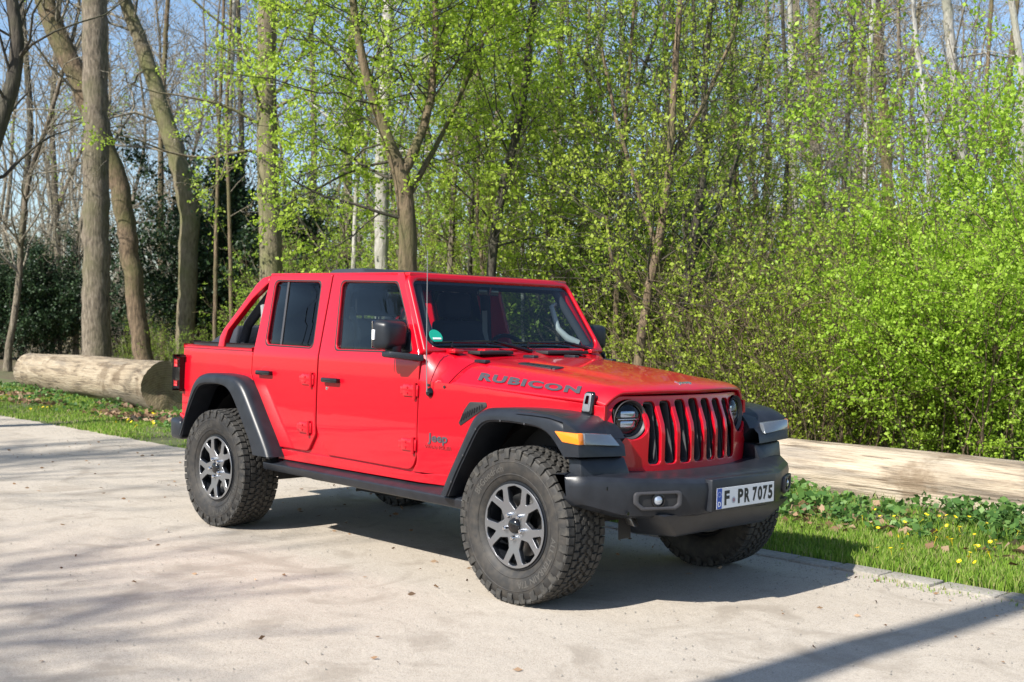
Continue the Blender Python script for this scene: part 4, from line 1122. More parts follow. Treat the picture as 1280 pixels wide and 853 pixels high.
# ================================================================== LOGS
def make_log(name, label, p0, p1, r0, r1, z0, z1, seed, bumps=.035, bands=(), wood='log_wood'):
    rg = np.random.default_rng(seed); p0 = np.array(p0); p1 = np.array(p1); L = np.linalg.norm(p1-p0); rz = math.atan2(p1[1]-p0[1], p1[0]-p0[0])
    root = empty(name, (p0[0], p0[1], 0), rz); tag(root, label, 'log')
    n, k = int(L/.09), 56; ph = rg.random((6,2))*6.28; V = []
    for i in range(n+1):
        t = i/n; x = t*L
        for j in range(k):
            a = 2*math.pi*j/k
            r = (r0+(r1-r0)*t)*(1+bumps*(math.sin(2*a+ph[0,0]+x*.5)+.7*math.sin(3*a+ph[1,0]-x*.9)+.6*math.sin(5*a+ph[2,0]+x*1.3)+.9*math.sin(x*1.1+ph[3,0])))
            r += .004*math.sin(23*a+2*math.sin(x*2+ph[4,0]))
            for bx, bw, bd in bands:
                if abs(x-bx) < bw: r -= bd*math.cos((x-bx)/bw*math.pi/2)
            xx = x + (.03*math.sin(3*a+ph[5,0]) if i in (0,n) else 0)
            V.append((xx, r*math.cos(a)+.05*math.sin(x*.6+ph[5,1]), z0+(z1-z0)*t+r*math.sin(a)))
    F = [(i*k+j, i*k+(j+1)%k, (i+1)*k+(j+1)%k, (i+1)*k+j) for i in range(n) for j in range(k)]
    fastmesh('log_trunk', np.array(V), np.array(F), wood, root, smooth=True)
    for e in (0, n):
        q = MB(); ring = V[e*k:(e+1)*k]; c = np.mean(ring, axis=0); vs = [tuple(c+np.array([.05 if e == 0 else -.05,0,0]))]
        for f_ in (.35,.7,.9,1.): vs += [tuple(c+(np.array(p)-c)*f_*(1 if f_ == 1 else 1) + np.array([(.03*(1-f_)+.0015*rg.normal()*(f_<1))*(1 if e == 0 else -1),0,0])) for p in ring]
        fs = [(0,1+j,1+(j+1)%k) for j in range(k)]
        for m_ in range(3): fs += [(1+m_*k+j,1+(m_+1)*k+j,1+(m_+1)*k+(j+1)%k,1+m_*k+(j+1)%k) for j in range(k)]
        q.add(vs, fs).build('cut_end', 'log_end', root, 60)
    return root
make_log('fallen_log', 'thick barkless log left of the car with its broad sawn end showing', (-12.35,3.72), (-19.3,4.55), .405, .345, .375, .325, 3, .022, ((6.2,.10,.03),(6.7,.10,.03)), 'log_wood_old')
make_log('fallen_log', 'long pale weathered log behind the nettles at the front right of the car', (-11.2,4.40), (5.5,4.75), .35, .35, .105, .030, 5, .035)

# ================================================================== GRASS, PLANTS, FLOWERS
def grass(name, n, xr, yr, h, wd, seed, dens=None, ln=.35):
    rg = np.random.default_rng(seed); x = rg.uniform(*xr, n); y = rg.uniform(*yr, n)
    k = np.sin(x*2.3+1.3*np.sin(y*3.1))+np.sin(y*4.1+x*1.7)+.8*np.sin(x*7.1)*np.sin(y*6.3)
    keep = (k+rg.normal(size=n)*.8) > (-2 if dens is None else dens); x, y, k = x[keep], y[keep], k[keep]; n = len(x)
    H = h*(.55+.55*rg.random(n)+.14*k.clip(-1.5,2)); a = rg.random(n)*6.28; ln_ = H*ln*rg.random(n)*1.5; b = rg.random(n)*6.28
    P = np.stack([x,y,np.full(n,-.008)],1); S = np.stack([np.cos(a),np.sin(a),0*a],1)*(wd*(.6+.8*rg.random(n)))[:,None]
    T = P+np.stack([np.cos(b)*ln_, np.sin(b)*ln_, H],1); Mi = P+np.stack([np.cos(b)*ln_*.3, np.sin(b)*ln_*.3, H*.6],1)
    V = np.stack([P-S, P+S, Mi+S*.7, T, Mi-S*.7],1).reshape(-1,3); F = np.arange(5*n).reshape(-1,5)
    return tag(fastmesh(name, V, F, 'blade', None, rg.random(n)), kind='stuff')
tag(grass('grass', 90000, (-5.5,5.5), (1.43,3.1), .065, .0035, 11), 'short green grass along the kerb beside the right log', 'grass')
tag(grass('grass', 90000, (-26,-5.5), (1.38,4.2), .050, .006, 12, dens=-.5), 'patchy green grass along the left road edge', 'grass')
tag(grass('grass', 16000, (-5.5,5.5), (2.9,4.4), .10, .004, 13, dens=0), 'longer grass among the nettles', 'grass')

tag(grass('grass', 5000, (-6,5.5), (1.10,1.44), .028, .003, 14, dens=.9), 'sparse tufts creeping over the kerb stones', 'grass')
def cover(name, label, n, xr, yr, hmax, size, m, seed, per=14):
    rg = np.random.default_rng(seed); x = rg.uniform(*xr, n); y = rg.uniform(*yr, n)
    k = .5+.5*np.sin(x*1.9+seed)*np.sin(y*3+x*.7+seed*2); edge = ((y-yr[0])/(yr[1]-yr[0]))
    keep = rg.random(n) < (.25+.75*k)*(.35+.9*edge); x, y, k, edge = x[keep], y[keep], k[keep], edge[keep]
    H = hmax*(.25+.75*k)*(.45+.55*edge)*(.7+.5*rg.random(len(x)))
    P = []
    for xx, yy, hh in zip(x, y, H):
        z = rg.random(per)**.6*hh; P.append(np.stack([xx+rg.normal(size=per)*.035, yy+rg.normal(size=per)*.035, z],1))
    P = np.concatenate(P); v, f, r_ = leaves(P, size, rg, flat=.55, aspect=.75, up=.15)
    o = fastmesh(name, v, f, m, None, r_); return tag(o, label, 'plants', kind='stuff')
cover('nettle_patch', 'low green nettles growing in front of the right log', 1900, (-6,5.5), (2.6,4.12), .23, .050, 'leaf_nettle', 3)
cover('nettle_patch', 'low weeds growing around the left log', 900, (-24,-7), (2.2,4.2), .16, .055, 'leaf_nettle', 5, 9)
def litter(name, label, n, xr, yr, size, seed):
    rg = np.random.default_rng(seed); cx = rg.uniform(*xr, 26); cy = rg.uniform(*yr, 26); i = rg.integers(0,26,n)
    P = np.stack([cx[i]+rg.normal(size=n)*.35, (cy[i]+rg.normal(size=n)*.16).clip(yr[0]-.2,yr[1]+.1), .01+.04*rg.random(n)],1)
    v, f, r_ = leaves(P, size, rg, flat=.8, aspect=.8, up=.1); return tag(fastmesh(name, v, f, 'dry_leaf', None, r_), label, 'leaves', kind='stuff')
litter('leaf_litter', 'brown dead leaves scattered in the verge by the right log', 900, (-4,4.5), (2.3,4.0), .07, 8)
litter('leaf_litter', 'brown dead leaves and wood chips below the left log', 1500, (-20,-9), (2.6,3.6), .07, 9)
def flower_mesh():
    q = MB(); vs = [(0,0,0)]; fs = []
    for k in range(8):
        a = 2*math.pi*k/8; c, s_ = math.cos, math.sin; i = len(vs)
        vs += [(.006*c(a-.3),.006*s_(a-.3),.001),(.016*c(a-.28),.016*s_(a-.28),.005),(.020*c(a),.020*s_(a),.006),(.016*c(a+.28),.016*s_(a+.28),.005),(.006*c(a+.3),.006*s_(a+.3),.001)]
        fs.append((i,i+1,i+2,i+3,i+4)); 
    vs += [(.0015,0,0),(-.0015,0,0),(0,0,-.08)]; i = len(vs); fs.append((i-3,i-2,i-1))
    fs.append(tuple(1+5*k for k in range(8)))
    return q.add(vs, fs)
fl0 = flower_mesh().build('yellow_flower', 'petal', None, 0, recalc=False)
rg = np.random.default_rng(21); nfl = 0
def sow(n, xr, yr, label, group, hz, sc):
    global nfl
    cx = rg.uniform(*xr, 14); cy = rg.uniform(*yr, 14)
    for k in range(n):
        o = fl0 if nfl == 0 else fl0.copy()
        if nfl: COL.objects.link(o)
        nfl += 1; i = rg.integers(0,14)
        o.location = (cx[i]+rg.normal()*.33, np.clip(cy[i]+rg.normal()*.22, yr[0], yr[1]), hz*(.7+.5*rg.random()))
        o.rotation_euler = (rg.normal()*.35-.15, rg.normal()*.35+.25, rg.random()*6); s_ = sc*rg.uniform(.7,1.15); o.scale = (s_,)*3
        tag(o, label, 'flower', group)
sow(150, (-3.2,2.6), (1.75,3.3), 'small yellow wild flower in the grass in front of the right log', 'yellow flowers in front of the right log', .095, .78)
sow(40, (-19,-8), (1.9,3.3), 'small yellow wild flower in the grass in front of the left log', 'yellow flowers in front of the left log', .08, 1.2)

# loose grit, twigs and leaf scraps on the road
rg = np.random.default_rng(55); n = 5200; P = np.stack([rg.uniform(-12,4,n), 1.25-np.abs(rg.normal(size=n))*rg.choice([.25,2.4],n,p=[.45,.55]), np.full(n,.002)],1)
s_ = rg.uniform(.0025,.009,n)[:,None]; a_ = rg.random(n)*6.28; c1 = np.stack([np.cos(a_),np.sin(a_),0*a_],1)*s_; c2 = np.stack([-np.sin(a_),np.cos(a_),0*a_],1)*s_*.7; up_ = np.array([0,0,1.])*s_*.8
V = np.stack([P-c1,P+c2,P+c1,P-c2,P+up_],1).reshape(-1,3); b5 = np.arange(n)[:,None]*5
F = np.concatenate([b5+np.array([[0,1,4]])*1, b5+np.array([[1,2,4]]), b5+np.array([[2,3,4]]), b5+np.array([[3,0,4]])])
tag(fastmesh('grit', V, F, 'kerb_stone'), 'loose grit and small stones on the pale road', 'gravel', kind='stuff')
n = 260; P = np.stack([rg.uniform(-9,4,n), 1.2-np.abs(rg.normal(size=n))*2.2, np.full(n,.006)],1); v, f, r_ = leaves(P, .035, rg, flat=.93, aspect=.45, up=.04)
tag(fastmesh('leaf_scraps', v, f, 'dry_leaf', None, r_), 'small dry leaf scraps and twigs on the road', 'leaves', kind='stuff')

# ================================================================== TREES WITH TRUNKS ONE CAN TELL APART
GT = 'trees of the wood behind the car'
hero(31, 28, [(120,455,36),(121,300,33),(120,150,31),(118,0,31)], 'tall_tree', 'thick straight bare grey-brown trunk right behind the left log', 'tree', GT, 'bark_grey', 'leaf_bud', .035, nb=14, bl=(3,6), bf=.72, leafn=3, clump=1, br=.3, kids=(0,3.5,3,2), twig_m='bark_dark', rough=.03)
hero(32, 29.5, [(180,455,24),(170,380,23),(160,300,24),(148,225,25),(108,120,27),(75,50,26),(52,-5,24)], 'leaning_tree', 'leaning curved brown trunk passing behind the thickest straight trunk', 'tree', GT, 'bark_brown', 'leaf_bud', .04, nb=16, bl=(3,5.5), bf=.4, leafn=3, clump=1, kids=(0,3.5,3,2), twig_m='bark_twig')
hero(33, 15, [(-75,420,30),(-55,330,27),(-22,215,23),(4,140,20),(18,100,18),(24,60,17),(20,20,16),(8,-30,14)], 'curved_tree', 'dark curved leaning trunk at the left edge of the picture', 'tree', GT, 'bark_dark', None, nb=18, bl=(1.5,3), bf=.4, kids=(0,3,3,2), twig_m='bark_dark', extend=2)
hero(34, 30, [(232,410,23),(236,330,24),(237,262,25),(224,200,24),(203,140,21),(186,80,19),(168,30,17),(150,-10,15)], 'bent_tree', 'S-bent mossy trunk right of the thick straight one', 'tree', GT, 'bark_moss', 'leaf_spring', .04, nb=18, bl=(2.5,5), bf=.4, leafn=4, clump=2, kids=(0,3.5,3,2), twig_m='bark_twig')
hero(35, 24, [(340,360,29),(336,250,27),(333,120,25),(334,0,23)], 'mossy_tree', 'straight mossy trunk rising behind the rear of the car', 'tree', GT, 'bark_moss', 'leaf_spring', .05, nb=24, bl=(2.5,4.5), bf=.42, leafn=7, clump=3, kids=(0,3,3,2), rough=.02)
hero(36, 15.5, [(511,350,24),(508,260,22),(502,212,22),(480,165,13),(456,95,11),(440,0,9)], 'forked_tree', 'leafy tree whose brown trunk forks into two limbs behind the windscreen', 'tree', GT, 'bark_brown', 'leaf_spring', .046,
     forks=[[(504,215,15,0),(522,180,12,.2),(538,130,11,.4),(545,60,9,.5),(543,-30,7,.6)],[(508,250,9,0),(552,170,6,.6),(580,110,5,1.),(610,40,4,1.2)]], nb=34, bl=(1.6,3.4), bf=.30, leafn=10, clump=4, kids=(0,3.5,3,2), twig_m='bark_dark')
hero(37, 22, [(478,355,18),(476,250,17),(480,150,16),(486,0,14)], 'pale_tree', 'pale grey smooth trunk just left of the forked leafy tree', 'tree', GT, 'bark_pale', 'leaf_mid', .05, nb=18, bl=(2,4), bf=.4, leafn=6, clump=3, kids=(0,3,3,2))
hero(38, 16.5, [(612,355,12),(622,260,11.5),(638,200,11),(655,120,10),(668,0,9)], 'slender_tree', 'dark slender leafy tree leaning right above the windscreen', 'tree', GT, 'bark_dark', 'leaf_spring', .045, nb=30, bl=(1.5,3.2), bf=.25, leafn=9, clump=4, kids=(0,3,3,2))
hero(39, 24, [(641,355,12.5),(645,230,12),(648,120,11),(640,0,10)], 'slender_tree', 'pale brown straight trunk beside the dark leaning one above the windscreen', 'tree', GT, 'bark_brown', 'leaf_mid', .05, nb=22, bl=(2,4), bf=.3, leafn=7, clump=3, kids=(0,3,3,2))
hero(40, 14.5, [(798,450,13),(812,350,11),(832,270,11),(838,180,10),(846,60,8),(852,-15,7)], 'crooked_tree', 'crooked brown stem with forking limbs above the hood', 'tree', GT, 'bark_brown', 'leaf_olive', .036,
     forks=[[(820,310,7,0),(795,230,6,.3),(770,150,5,.6),(752,60,4,.8)],[(836,200,7,0),(880,130,6,.3),(915,50,5,.6),(930,-20,4,.8)],[(806,390,6,0),(765,330,5,-.3),(758,270,4,-.4)]], nb=34, bl=(1.2,2.6), bf=.2, leafn=9, clump=3, kids=(0,3.5,3,2), twig_m='bark_dark')
hero(41, 15.5, [(846,455,15),(855,380,13),(868,290,12),(882,205,10),(880,100,8),(890,-10,6)], 'dark_tree', 'dark upright trunk just right of the crooked brown stem', 'tree', GT, 'bark_dark', 'leaf_mid', .042, forks=[[(862,330,8,0),(905,250,7,.4),(935,150,6,.8),(960,40,4,1.)]], nb=28, bl=(1.4,2.8), bf=.2, leafn=8, clump=3, kids=(0,3.5,3,2))
hero(42, 18.5, [(872,455,12),(864,350,11),(858,250,9),(850,120,8),(838,-10,6)], 'dark_tree', 'second dark stem close behind the crooked one, leaning left', 'tree', GT, 'bark_dark', 'leaf_mid', .045, nb=24, bl=(1.5,3.2), bf=.25, leafn=8, clump=3, kids=(0,3,3,2))
hero(43, 36, [(1016,440,19),(1018,240,17),(1018,0,15)], 'tall_tree', 'tall brown trunk rising above the olive shrubs right of centre', 'tree', GT, 'bark_moss', 'leaf_bud', .05, nb=26, bl=(3,6), bf=.3, leafn=5, clump=2, kids=(0,3.5,3,2), twig_m='bark_twig')
hero(44, 34, [(1114,430,15),(1110,230,14),(1100,90,13),(1094,-10,11)], 'tall_tree', 'grey trunk with ascending limbs behind the yellow-green shrubs', 'tree', GT, 'bark_brown', 'leaf_bud', .045, forks=[[(1110,210,9,0),(1075,120,7,.5),(1060,0,5,1.)],[(1108,160,8,0),(1138,80,6,.5),(1150,0,5,1.)]], nb=28, bl=(3,5.5), bf=.3, leafn=3, clump=1, kids=(0,4,3,2), twig_m='bark_twig')
hero(45, 24, [(1160,350,8.5),(1162,230,8),(1160,150,7),(1146,60,6),(1140,-10,5)], 'birch_tree', 'thin white birch stem rising between two trunks at the right', 'tree', GT, 'bark_birch', 'leaf_bud', .04, nb=18, bl=(1.5,3), bf=.4, leafn=3, clump=1, kids=(0,3,3,2))
hero(46, 27, [(1196,430,17),(1200,300,15),(1203,200,14),(1192,90,13),(1182,-10,12)], 'tall_tree', 'pale straight trunk behind the tallest bright shrub at the right', 'tree', GT, 'bark_pale', 'leaf_bud', .04, nb=22, bl=(2.5,4.5), bf=.35, leafn=4, clump=2, kids=(0,3.5,3,2), twig_m='bark_twig')
hero(47, 19, [(1276,560,11),(1275,300,10),(1278,90,9),(1262,-10,8)], 'slender_tree', 'thin bare stem at the right edge of the picture', 'tree', GT, 'bark_pale', 'leaf_spring', .04, nb=10, bl=(1.,2), bf=.4, leafn=3, clump=2, kids=(0,3,3,2))
hero(48, 27, [(708,400,8),(706,240,7),(700,120,6.5),(697,-10,6)], 'birch_tree', 'white birch stem rising above the right top corner of the windscreen', 'tree', GT, 'bark_birch', 'leaf_mid', .045, nb=22, bl=(1.5,3.2), bf=.3, leafn=6, clump=3, kids=(0,3,3,2))
hero(49, 29, [(744,420,8),(746,280,7),(750,150,6),(748,-10,5)], 'birch_tree', 'white birch stem right of the windscreen, second of the close pair', 'tree', GT, 'bark_birch', 'leaf_mid', .045, nb=22, bl=(1.5,3.2), bf=.3, leafn=6, clump=3, kids=(0,3,3,2))
hero(50, 20, [(562,350,8),(566,250,7),(574,150,6),(590,-10,5)], 'slender_tree', 'thin grey leafy stem right of the forked tree', 'tree', GT, 'bark_grey', 'leaf_mid', .045, nb=24, bl=(1.5,3), bf=.25, leafn=8, clump=3, kids=(0,3,3,2))
hero(51, 21, [(940,470,9),(950,330,8),(962,180,7),(958,-10,5)], 'slender_tree', 'thin olive-barked stem behind the hood shrubs', 'tree', GT, 'bark_moss', 'leaf_olive', .04, nb=18, bl=(1.5,3.2), bf=.2, leafn=8, clump=3, kids=(0,3,3,2))
for k, (u, d, w_, b_, lb) in enumerate(((28,38,9,'bark_dark','thin dark stem left of the thick straight trunk'),(74,42,8,'bark_grey','thin grey stem close left of the thick straight trunk'),(205,36,8,'bark_brown','thin stem between the leaning trunk and the S-bent one'),
        (283,34,9,'bark_pale','pale thin stem in front of the ivy right of the S-bent trunk'),(302,33,8,'bark_grey','grey thin stem close right of the pale one by the ivy'),(392,33,9,'bark_grey','thin grey stem right of the straight mossy trunk'),(432,40,11,'bark_moss','distant mossy stem left of the pale grey trunk'),(1062,40,11,'bark_grey','distant grey stem between the two tall trunks right of centre'),(1240,36,10,'bark_brown','distant brown stem behind the bright shrub'),(905,34,10,'bark_grey','distant grey stem above the hood front'),(985,44,12,'bark_moss','distant mossy stem left of the tall brown trunk'))):
    j = rng.normal(size=4)*9
    hero(60+k, d, [(u,450,w_*1.05),(u+j[0]*.4,300,w_),(u+j[1],150,w_*.85),(u+j[1]+j[2],-10,w_*.7)], 'thin_tree', lb, 'tree', GT, b_, 'leaf_bud' if u < 480 or u > 1000 else 'leaf_far', .04, nb=20, bl=(2.5,5), bf=.25, leafn=3, clump=1, kids=(0,3.5,3.2,2), twig_m='bark_twig')

for k, (u, d, w_, b_, ln_) in enumerate(((585,20,6,'bark_dark',10),(655,19,5,'bark_pale',-8),(684,22,8,'bark_brown',12),(729,20,6,'bark_dark',-10),(768,17,6,'bark_brown',14),(785,23,8,'bark_pale',-6),(826,21,7,'bark_grey',8),(892,17,7,'bark_dark',-22),(915,24,8,'bark_grey',6),(930,19,5,'bark_brown',-12),(976,22,6,'bark_dark',10),(998,26,8,'bark_pale',-8),(1046,24,7,'bark_dark',14),(1078,28,8,'bark_birch',5),(1135,24,6,'bark_grey',-9),(1222,22,6,'bark_brown',8),(440,24,6,'bark_pale',9),(540,26,7,'bark_grey',-6),(268,27,5,'bark_brown',6),(290,28,5,'bark_brown',-7))):
    hero(90+k, d, [(u,460,w_*1.1),(u+ln_*.3,310,w_),(u+ln_,150,w_*.85),(u+ln_*1.3+rng.normal()*8,-10,w_*.7)], 'sapling', 'thin young stem standing among the trees behind the car', 'tree', 'thin young stems among the trees', b_, 'leaf_spring' if 500 < u < 1000 else 'leaf_bud', .036, nb=12, bl=(1.2,2.4), bf=.3, leafn=4, clump=2, kids=(0,2.5,2.5,2), twig_m='bark_twig', minr=.0035)

# ---- generic trees of the middle ground: four kinds grown once, then copied
def grown(seed, H, r0, leaf_m, lsize, nb, leafn, bark_m, name, clump=3, bf=.12, bl=(1.6,3.2), kids=(0,3,3,2), lean=.06, twig_m=None):
    T = Tree(seed); rg = T.rg; P = [np.zeros(3)]; d = np.array([rg.normal()*lean, rg.normal()*lean, 1.])
    n = 22
    for i in range(n):
        d = d+rg.normal(size=3)*.07; d[2] = abs(d[2])+.1; d /= np.linalg.norm(d); P.append(P[-1]+d*H/n)
    P = np.array(P); R = r0*(1-np.linspace(0,1,n+1)*.8); R[0] *= 1.3; T.tube(P, R, 10, trunk=True)
    for _ in range(nb):
        i = rg.integers(int(n*bf), n); dd = P[i+1]-P[i]; dd /= np.linalg.norm(dd); a = rg.normal(size=3); a -= dd*(a@dd); a /= np.linalg.norm(a)
        an = math.radians(rg.uniform(35,70)); T.branch(P[i], dd*math.cos(an)+a*math.sin(an), rg.uniform(*bl)*(1.15-.6*i/n), R[i]*.4, 1, 3, .04, .16, kids, leafn, .006)
    return T.build(name, None, None, None, (0,0,0), bark_m, leaf_m, lsize, twig_m, clump)
K = [grown(101, 11, .075, 'leaf_mid', .046, 46, 8, 'bark_dark', 'leafy_tree'), grown(102, 12, .06, 'leaf_spring', .046, 44, 8, 'bark_grey', 'leafy_tree'),
     grown(103, 10, .055, 'leaf_olive', .045, 48, 7, 'bark_brown', 'leafy_tree'), grown(104, 15, .10, 'leaf_bud', .045, 50, 3, 'bark_grey', 'bare_tree', 1, .2, (2.5,4.5), (0,4,3.2,2), twig_m='bark_twig')]
used = [False]*len(K)
def put_tree(k, x, y, s, rz, label, cat, group):
    o = K[k] if not used[k] else copy_tree(K[k]); used[k] = True
    o.location = (x,y,0); o.rotation_euler = (0,0,rz); o.scale = (s,s,s); tag(o, label, cat, group); return o
spots = [(0,545,26,.9),(1,590,21,.9),(0,672,23,.95),(1,690,18,.8),(0,728,20,.85),(2,762,24,1.),(1,785,19,.85),(0,820,26,1.1),(2,835,21,.8),(2,905,23,.7),(2,925,19,.7),(3,965,28,.8),(1,900,30,.8),(2,1000,24,.55),(3,1040,27,.7),(1,415,30,1.1),(0,455,33,1.),(3,525,33,.9),(3,615,33,.8),(3,700,36,.8),(3,780,36,.9),(3,940,40,.9),(3,660,40,1.),(1,500,24,.8),(2,630,19,.75),(2,1150,24,.6),(2,1085,22,.6)]
bare = [(10,30,.9),(55,48,1.1),(95,36,.9),(160,44,1.),(200,48,1.1),(262,40,1.),(312,46,1.05),(365,42,1.),(400,50,1.1),(990,48,1.),(1035,52,1.1),(1085,46,1.),(1130,50,1.1),(1170,44,1.),(1215,50,1.1),(1255,46,1.),(1140,38,.85),(1050,34,.8),(-30,40,1.),(1320,40,1.)]
kn = {0:'dense mid-green young tree in the middle of the wood',1:'light yellow-green young tree in the middle of the wood',2:'loose olive-green young tree in the middle of the wood',3:'tall bare twiggy tree far back in the wood against the sky'}
for k, u, d, s in spots:
    p = gnd(u, d); put_tree(k, p[0], p[1], s, rng.random()*6.28, kn[k], 'tree', ('mid-green young trees in the wood','yellow-green young trees in the wood','olive young trees in the wood','bare trees far back in the wood')[k])
for u, d, s in bare:
    p = gnd(u, d); put_tree(3, p[0], p[1], s, rng.random()*6.28, 'tall bare twiggy tree far back in the wood against the sky', 'tree', 'bare trees far back in the wood')

# ---- shrubs
def shrub(seed, H, spread, nst, leaf_m, lsize, leafn, clump, bark_m='bark_brown', name='leafy_shrub', kids=(0,3.5,3,2), wander=.10, trop=.07):
    T = Tree(seed); rg = T.rg
    for _ in range(nst):
        a = rg.random()*6.28; q = rg.random()**.5; p = np.array([math.cos(a)*q*spread*.35, math.sin(a)*q*spread*.35, -.02])
        d = np.array([math.cos(a)*q*.55*spread/H*1.4, math.sin(a)*q*.55*spread/H*1.4, 1.])
        T.branch(p, d, H*rg.uniform(.6,1.05), .013*H/3, 1, 3, trop, wander, (0,5.0,3.2,2), leafn, .0035)
        T.LP.append(p+np.outer(rg.random(int(leafn*2)), d*H*.5)+rg.normal(size=(int(leafn*2),3))*.12)
    return T.build(name, None, None, None, (0,0,0), bark_m, leaf_m, lsize, bark_m, clump)
S = {'bright': shrub(201, 3.0, 2.4, 30, 'leaf_bright', .036, 13, 4), 'tall': shrub(202, 4.3, 1.5, 22, 'leaf_bright', .036, 11, 4),
     'olive': shrub(203, 2.7, 2.0, 24, 'leaf_olive', .030, 5.5, 3, 'bark_brown', 'twiggy_shrub'), 'mid': shrub(204, 3.0, 2.6, 22, 'leaf_mid', .040, 5, 3), 'dark': shrub(205, 4.2, 2.6, 26, 'leaf_dark', .06, 14, 4, 'bark_dark', 'holly_bush'),
     'brown': shrub(206, 2.6, 2.4, 30, 'leaf_bud', .035, 3, 1, 'bark_twig', 'twiggy_shrub')}
su = set()
def put_shrub(k, u, d, s, label, group=None, sz=1.):
    o = S[k] if k not in su else copy_tree(S[k]); su.add(k)
    if 'group' in o and not group: del o['group']
    p = gnd(u, d); o.location = tuple(p); o.rotation_euler = (0,0,rng.random()*6.28); o.scale = (s,s,s*sz); tag(o, label, 'shrub', group)
put_shrub('tall', 1268, 12.6, 1., 'tallest bright green shrub at the right edge behind the log')
put_shrub('bright', 1205, 12.9, .80, 'broad bright green shrub left of the tallest one')
put_shrub('bright', 1148, 13.6, .78, 'bright green shrub behind the middle of the right log')
put_shrub('tall', 1300, 15.5, .95, 'bright green shrub in the second row at the right edge')
put_shrub('bright', 1236, 14.8, .95, 'taller bright green shrub in the second row')
put_shrub('olive', 1095, 13.4, .85, 'fresh olive-green shrub behind the log right of the car')
for k, (u, d, s) in enumerate(((1040,13.8,1.),(985,14.2,1.05),(930,14.6,1.),(885,15.2,1.05),(1130,15.5,1.0),(1070,16.,1.15),(1010,16.6,1.2),(955,17.,1.2),(905,18.,1.1),(800,18.5,1.0),(1180,17.5,1.1))):
    put_shrub('olive', u, d, s, 'yellow-olive twiggy shrub in the thicket beside the hood', 'yellow-olive shrubs beside the hood')
for k, (u, d, s) in enumerate(((760,20,1.),(715,21,1.05),(665,21,1.),(610,22,1.1),(560,23,1.),(820,22,1.2),(880,23,1.2),(450,27,1.1),(505,25,1.1),(395,29,1.1),(955,22,1.3),(1030,22,1.3),(1100,21,1.2),(1160,21,1.2),(1230,21,1.3),(620,32,1.2),(790,30,1.2))):
    put_shrub('mid', u, d, s, 'mid-green undergrowth shrub under the trees', 'mid-green undergrowth shrubs')
for k, (u, d, s) in enumerate(((250,27,.42),(215,30,.5),(330,28,.6),(160,32,.4),(375,27,.7))):
    put_shrub('mid', u, d, s, 'low green undergrowth behind the left log and the tail of the car', 'low undergrowth behind the left log')
for k, (u, d, s) in enumerate(((420,30,1.3),(360,33,1.4),(470,34,1.4),(230,36,1.2),(170,40,1.2),(300,38,1.3),(410,38,1.6),(20,42,1.3),(110,44,1.4),(1000,30,1.4),(1080,32,1.5),(1170,30,1.5),(1250,32,1.5),(760,36,1.6),(900,34,1.5))):
    put_shrub('brown', u, d, s, 'brown leafless thicket among the trees', 'brown leafless thickets')
put_shrub('dark', 56, 36, .88, 'dark evergreen holly left of the thick straight trunk')
put_shrub('dark', -12, 38, .75, 'dark evergreen holly at the left edge')
put_shrub('dark', 268, 32, 1.25, 'dark ivy-green evergreen right of the S-bent trunk')
put_shrub('dark', 302, 34, .85, 'dark evergreen close left of the straight mossy trunk')
put_shrub('dark', 156, 44, .55, 'dark evergreen behind the leaning trunk')
# ivy sleeves climbing trunks
def ivy(u, d, z1, r, n, seed, label):
    rg = np.random.default_rng(seed); p = gnd(u, d); a = rg.random(n)*6.28; z = rg.random(n)*z1; q = r*(.5+.6*rg.random(n))*(1-.35*z/z1)*(1+.3*np.sin(z*2+a))
    P = np.stack([p[0]+np.cos(a)*q, p[1]+np.sin(a)*q, z],1); v, f, r_ = leaves(P, .085, rg)
    root = empty('ivy', tuple(p)); tag(root, label, 'ivy'); fastmesh('crown', v-p, f, 'leaf_dark', root, r_)
    T = MB().tube([(0,0,0),(.05,0,z1*.5),(0,.05,z1*.95)], [.05,.03,.01], 6); T.build('stem', 'bark_dark', root)
ivy(283, 31, 5.6, .62, 9000, 4, 'tall column of dark ivy beside the straight mossy trunk')
ivy(262, 33, 4.2, .55, 5000, 5, 'shorter column of dark ivy behind the S-bent trunk')

# ---- far wood that reads as one mass
rg = np.random.default_rng(77); T = Tree(78)
for _ in range(330):
    u = rg.uniform(-120,1400); d = rg.uniform(50,95); p = gnd(u,d); H = rg.uniform(7,15)*(.65 if 120 < u < 420 else 1.); n = 7
    P = p+np.stack([np.cumsum(rg.normal(size=n)*.25), np.cumsum(rg.normal(size=n)*.25), np.linspace(0,H,n)],1); T.tube(P, np.linspace(.16,.03,n)*rg.uniform(.5,1.1), 5)
    for _ in range(9):
        i = rg.integers(2,n); a = rg.random()*6.28; L = rg.uniform(1,3.); T.tube(np.array([P[i], P[i]+np.array([math.cos(a)*L*.4,math.sin(a)*L*.4,L*.5]), P[i]+np.array([math.cos(a)*L*.6,math.sin(a)*L*.6,L*1.1])]), np.array([.03,.02,.008]), 3)
fw = fastmesh('far_wood', np.concatenate(T.V), np.concatenate(T.F), 'bark_twig', None, smooth=True)
tag(fw, 'distant mass of bare trunks and twigs at the back of the wood', 'woodland', kind='stuff')
P = []
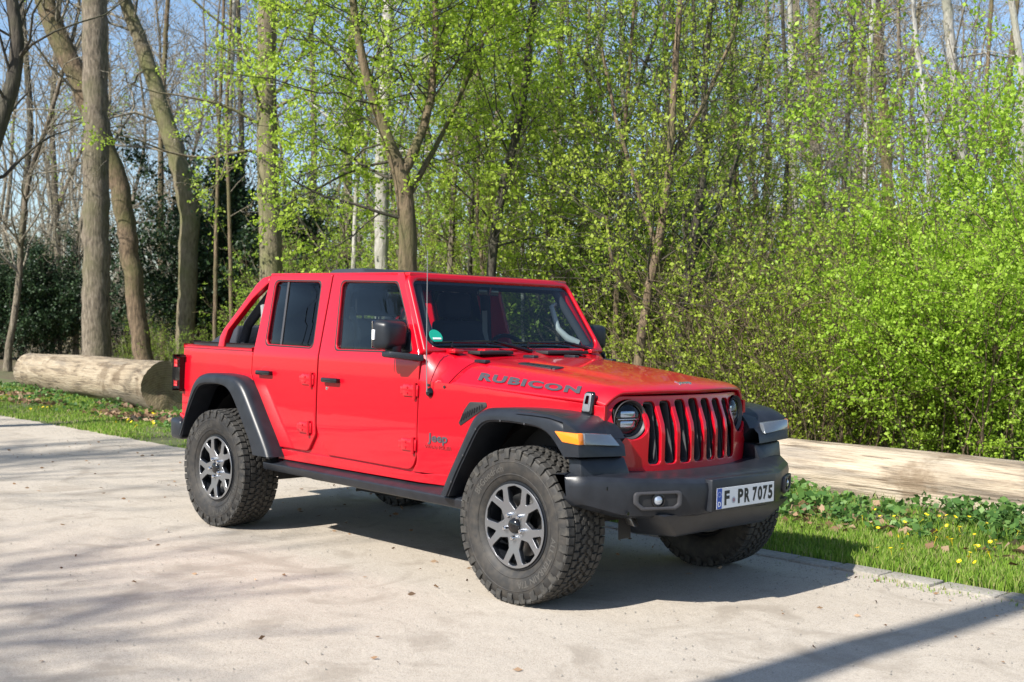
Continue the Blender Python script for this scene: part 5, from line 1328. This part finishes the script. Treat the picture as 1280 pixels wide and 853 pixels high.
for _ in range(620):
    u = rg.uniform(-120,1400); d = rg.uniform(44,80); c = gnd(u,d); hh = 3.4*(1. if u > 420 else .5); c[2] = rg.random()**1.3*hh; n = 130
    P.append(c+rg.normal(size=(n,3))*np.array([1.1,1.1,.75]))
P = np.concatenate(P); P[:,2] = np.abs(P[:,2]); v, f, r_ = leaves(P, .13, rg); fm_ = fastmesh('far_thicket', v, f, 'leaf_far', None, r_)
tag(fm_, 'distant pale green and brown thicket closing the back of the wood', 'woodland', kind='stuff')

# ---- trees on the near side of the road: they cast the shadows on the road and show in the paint
def bare_tree(seed, H, r0, nb, bl, name='roadside_tree', bf=.35):
    T = Tree(seed); g = T.rg; n = 26; P = np.stack([np.cumsum(g.normal(size=n+1)*.02), np.cumsum(g.normal(size=n+1)*.02), np.linspace(0,H,n+1)],1)
    R = r0*(1-np.linspace(0,1,n+1)**1.3*.8); R[0] *= 1.3; T.tube(P, R, 14, trunk=True)
    for _ in range(nb):
        i = g.integers(int(n*bf), n); a = g.random()*6.28; an = math.radians(g.uniform(22,48)); T.branch(P[i], np.array([math.cos(a)*math.sin(an), math.sin(a)*math.sin(an), math.cos(an)]), g.uniform(*bl), R[i]*.5, 1, 3, .05, .11, (0,3,2.5,2), 0, .014)
    return T.build(name, None, None, None, (0,0,0), 'bark_grey', None, .05)
t1 = bare_tree(301, 14, .23, 10, (2,4), bf=.7); t1.location = (1.62,-9.6,0); tag(t1, 'bare roadside tree on the near side of the road whose trunk shades the right foreground', 'tree', 'bare trees on the near side of the road')
t2 = bare_tree(302, 15, .22, 28, (3,5.), bf=.55); t2.scale = (.85,.85,.70); t2.location = (-3.0,-15.6,0); tag(t2, 'bare roadside tree on the near side of the road', 'tree', 'bare trees on the near side of the road')
for x, y, rz, s in ((-8.2,-17.5,1.1,1.05),(-.6,-16.2,2.2,.66),(-14,-15.5,3.,.95),(7,-21,4.,1.),(14,-12,5.,.9),(-20,-19,2.,1.1)):
    o = copy_tree(t2); o.location = (x,y,0); o.rotation_euler = (0,0,rz); o.scale = (s,s,s)
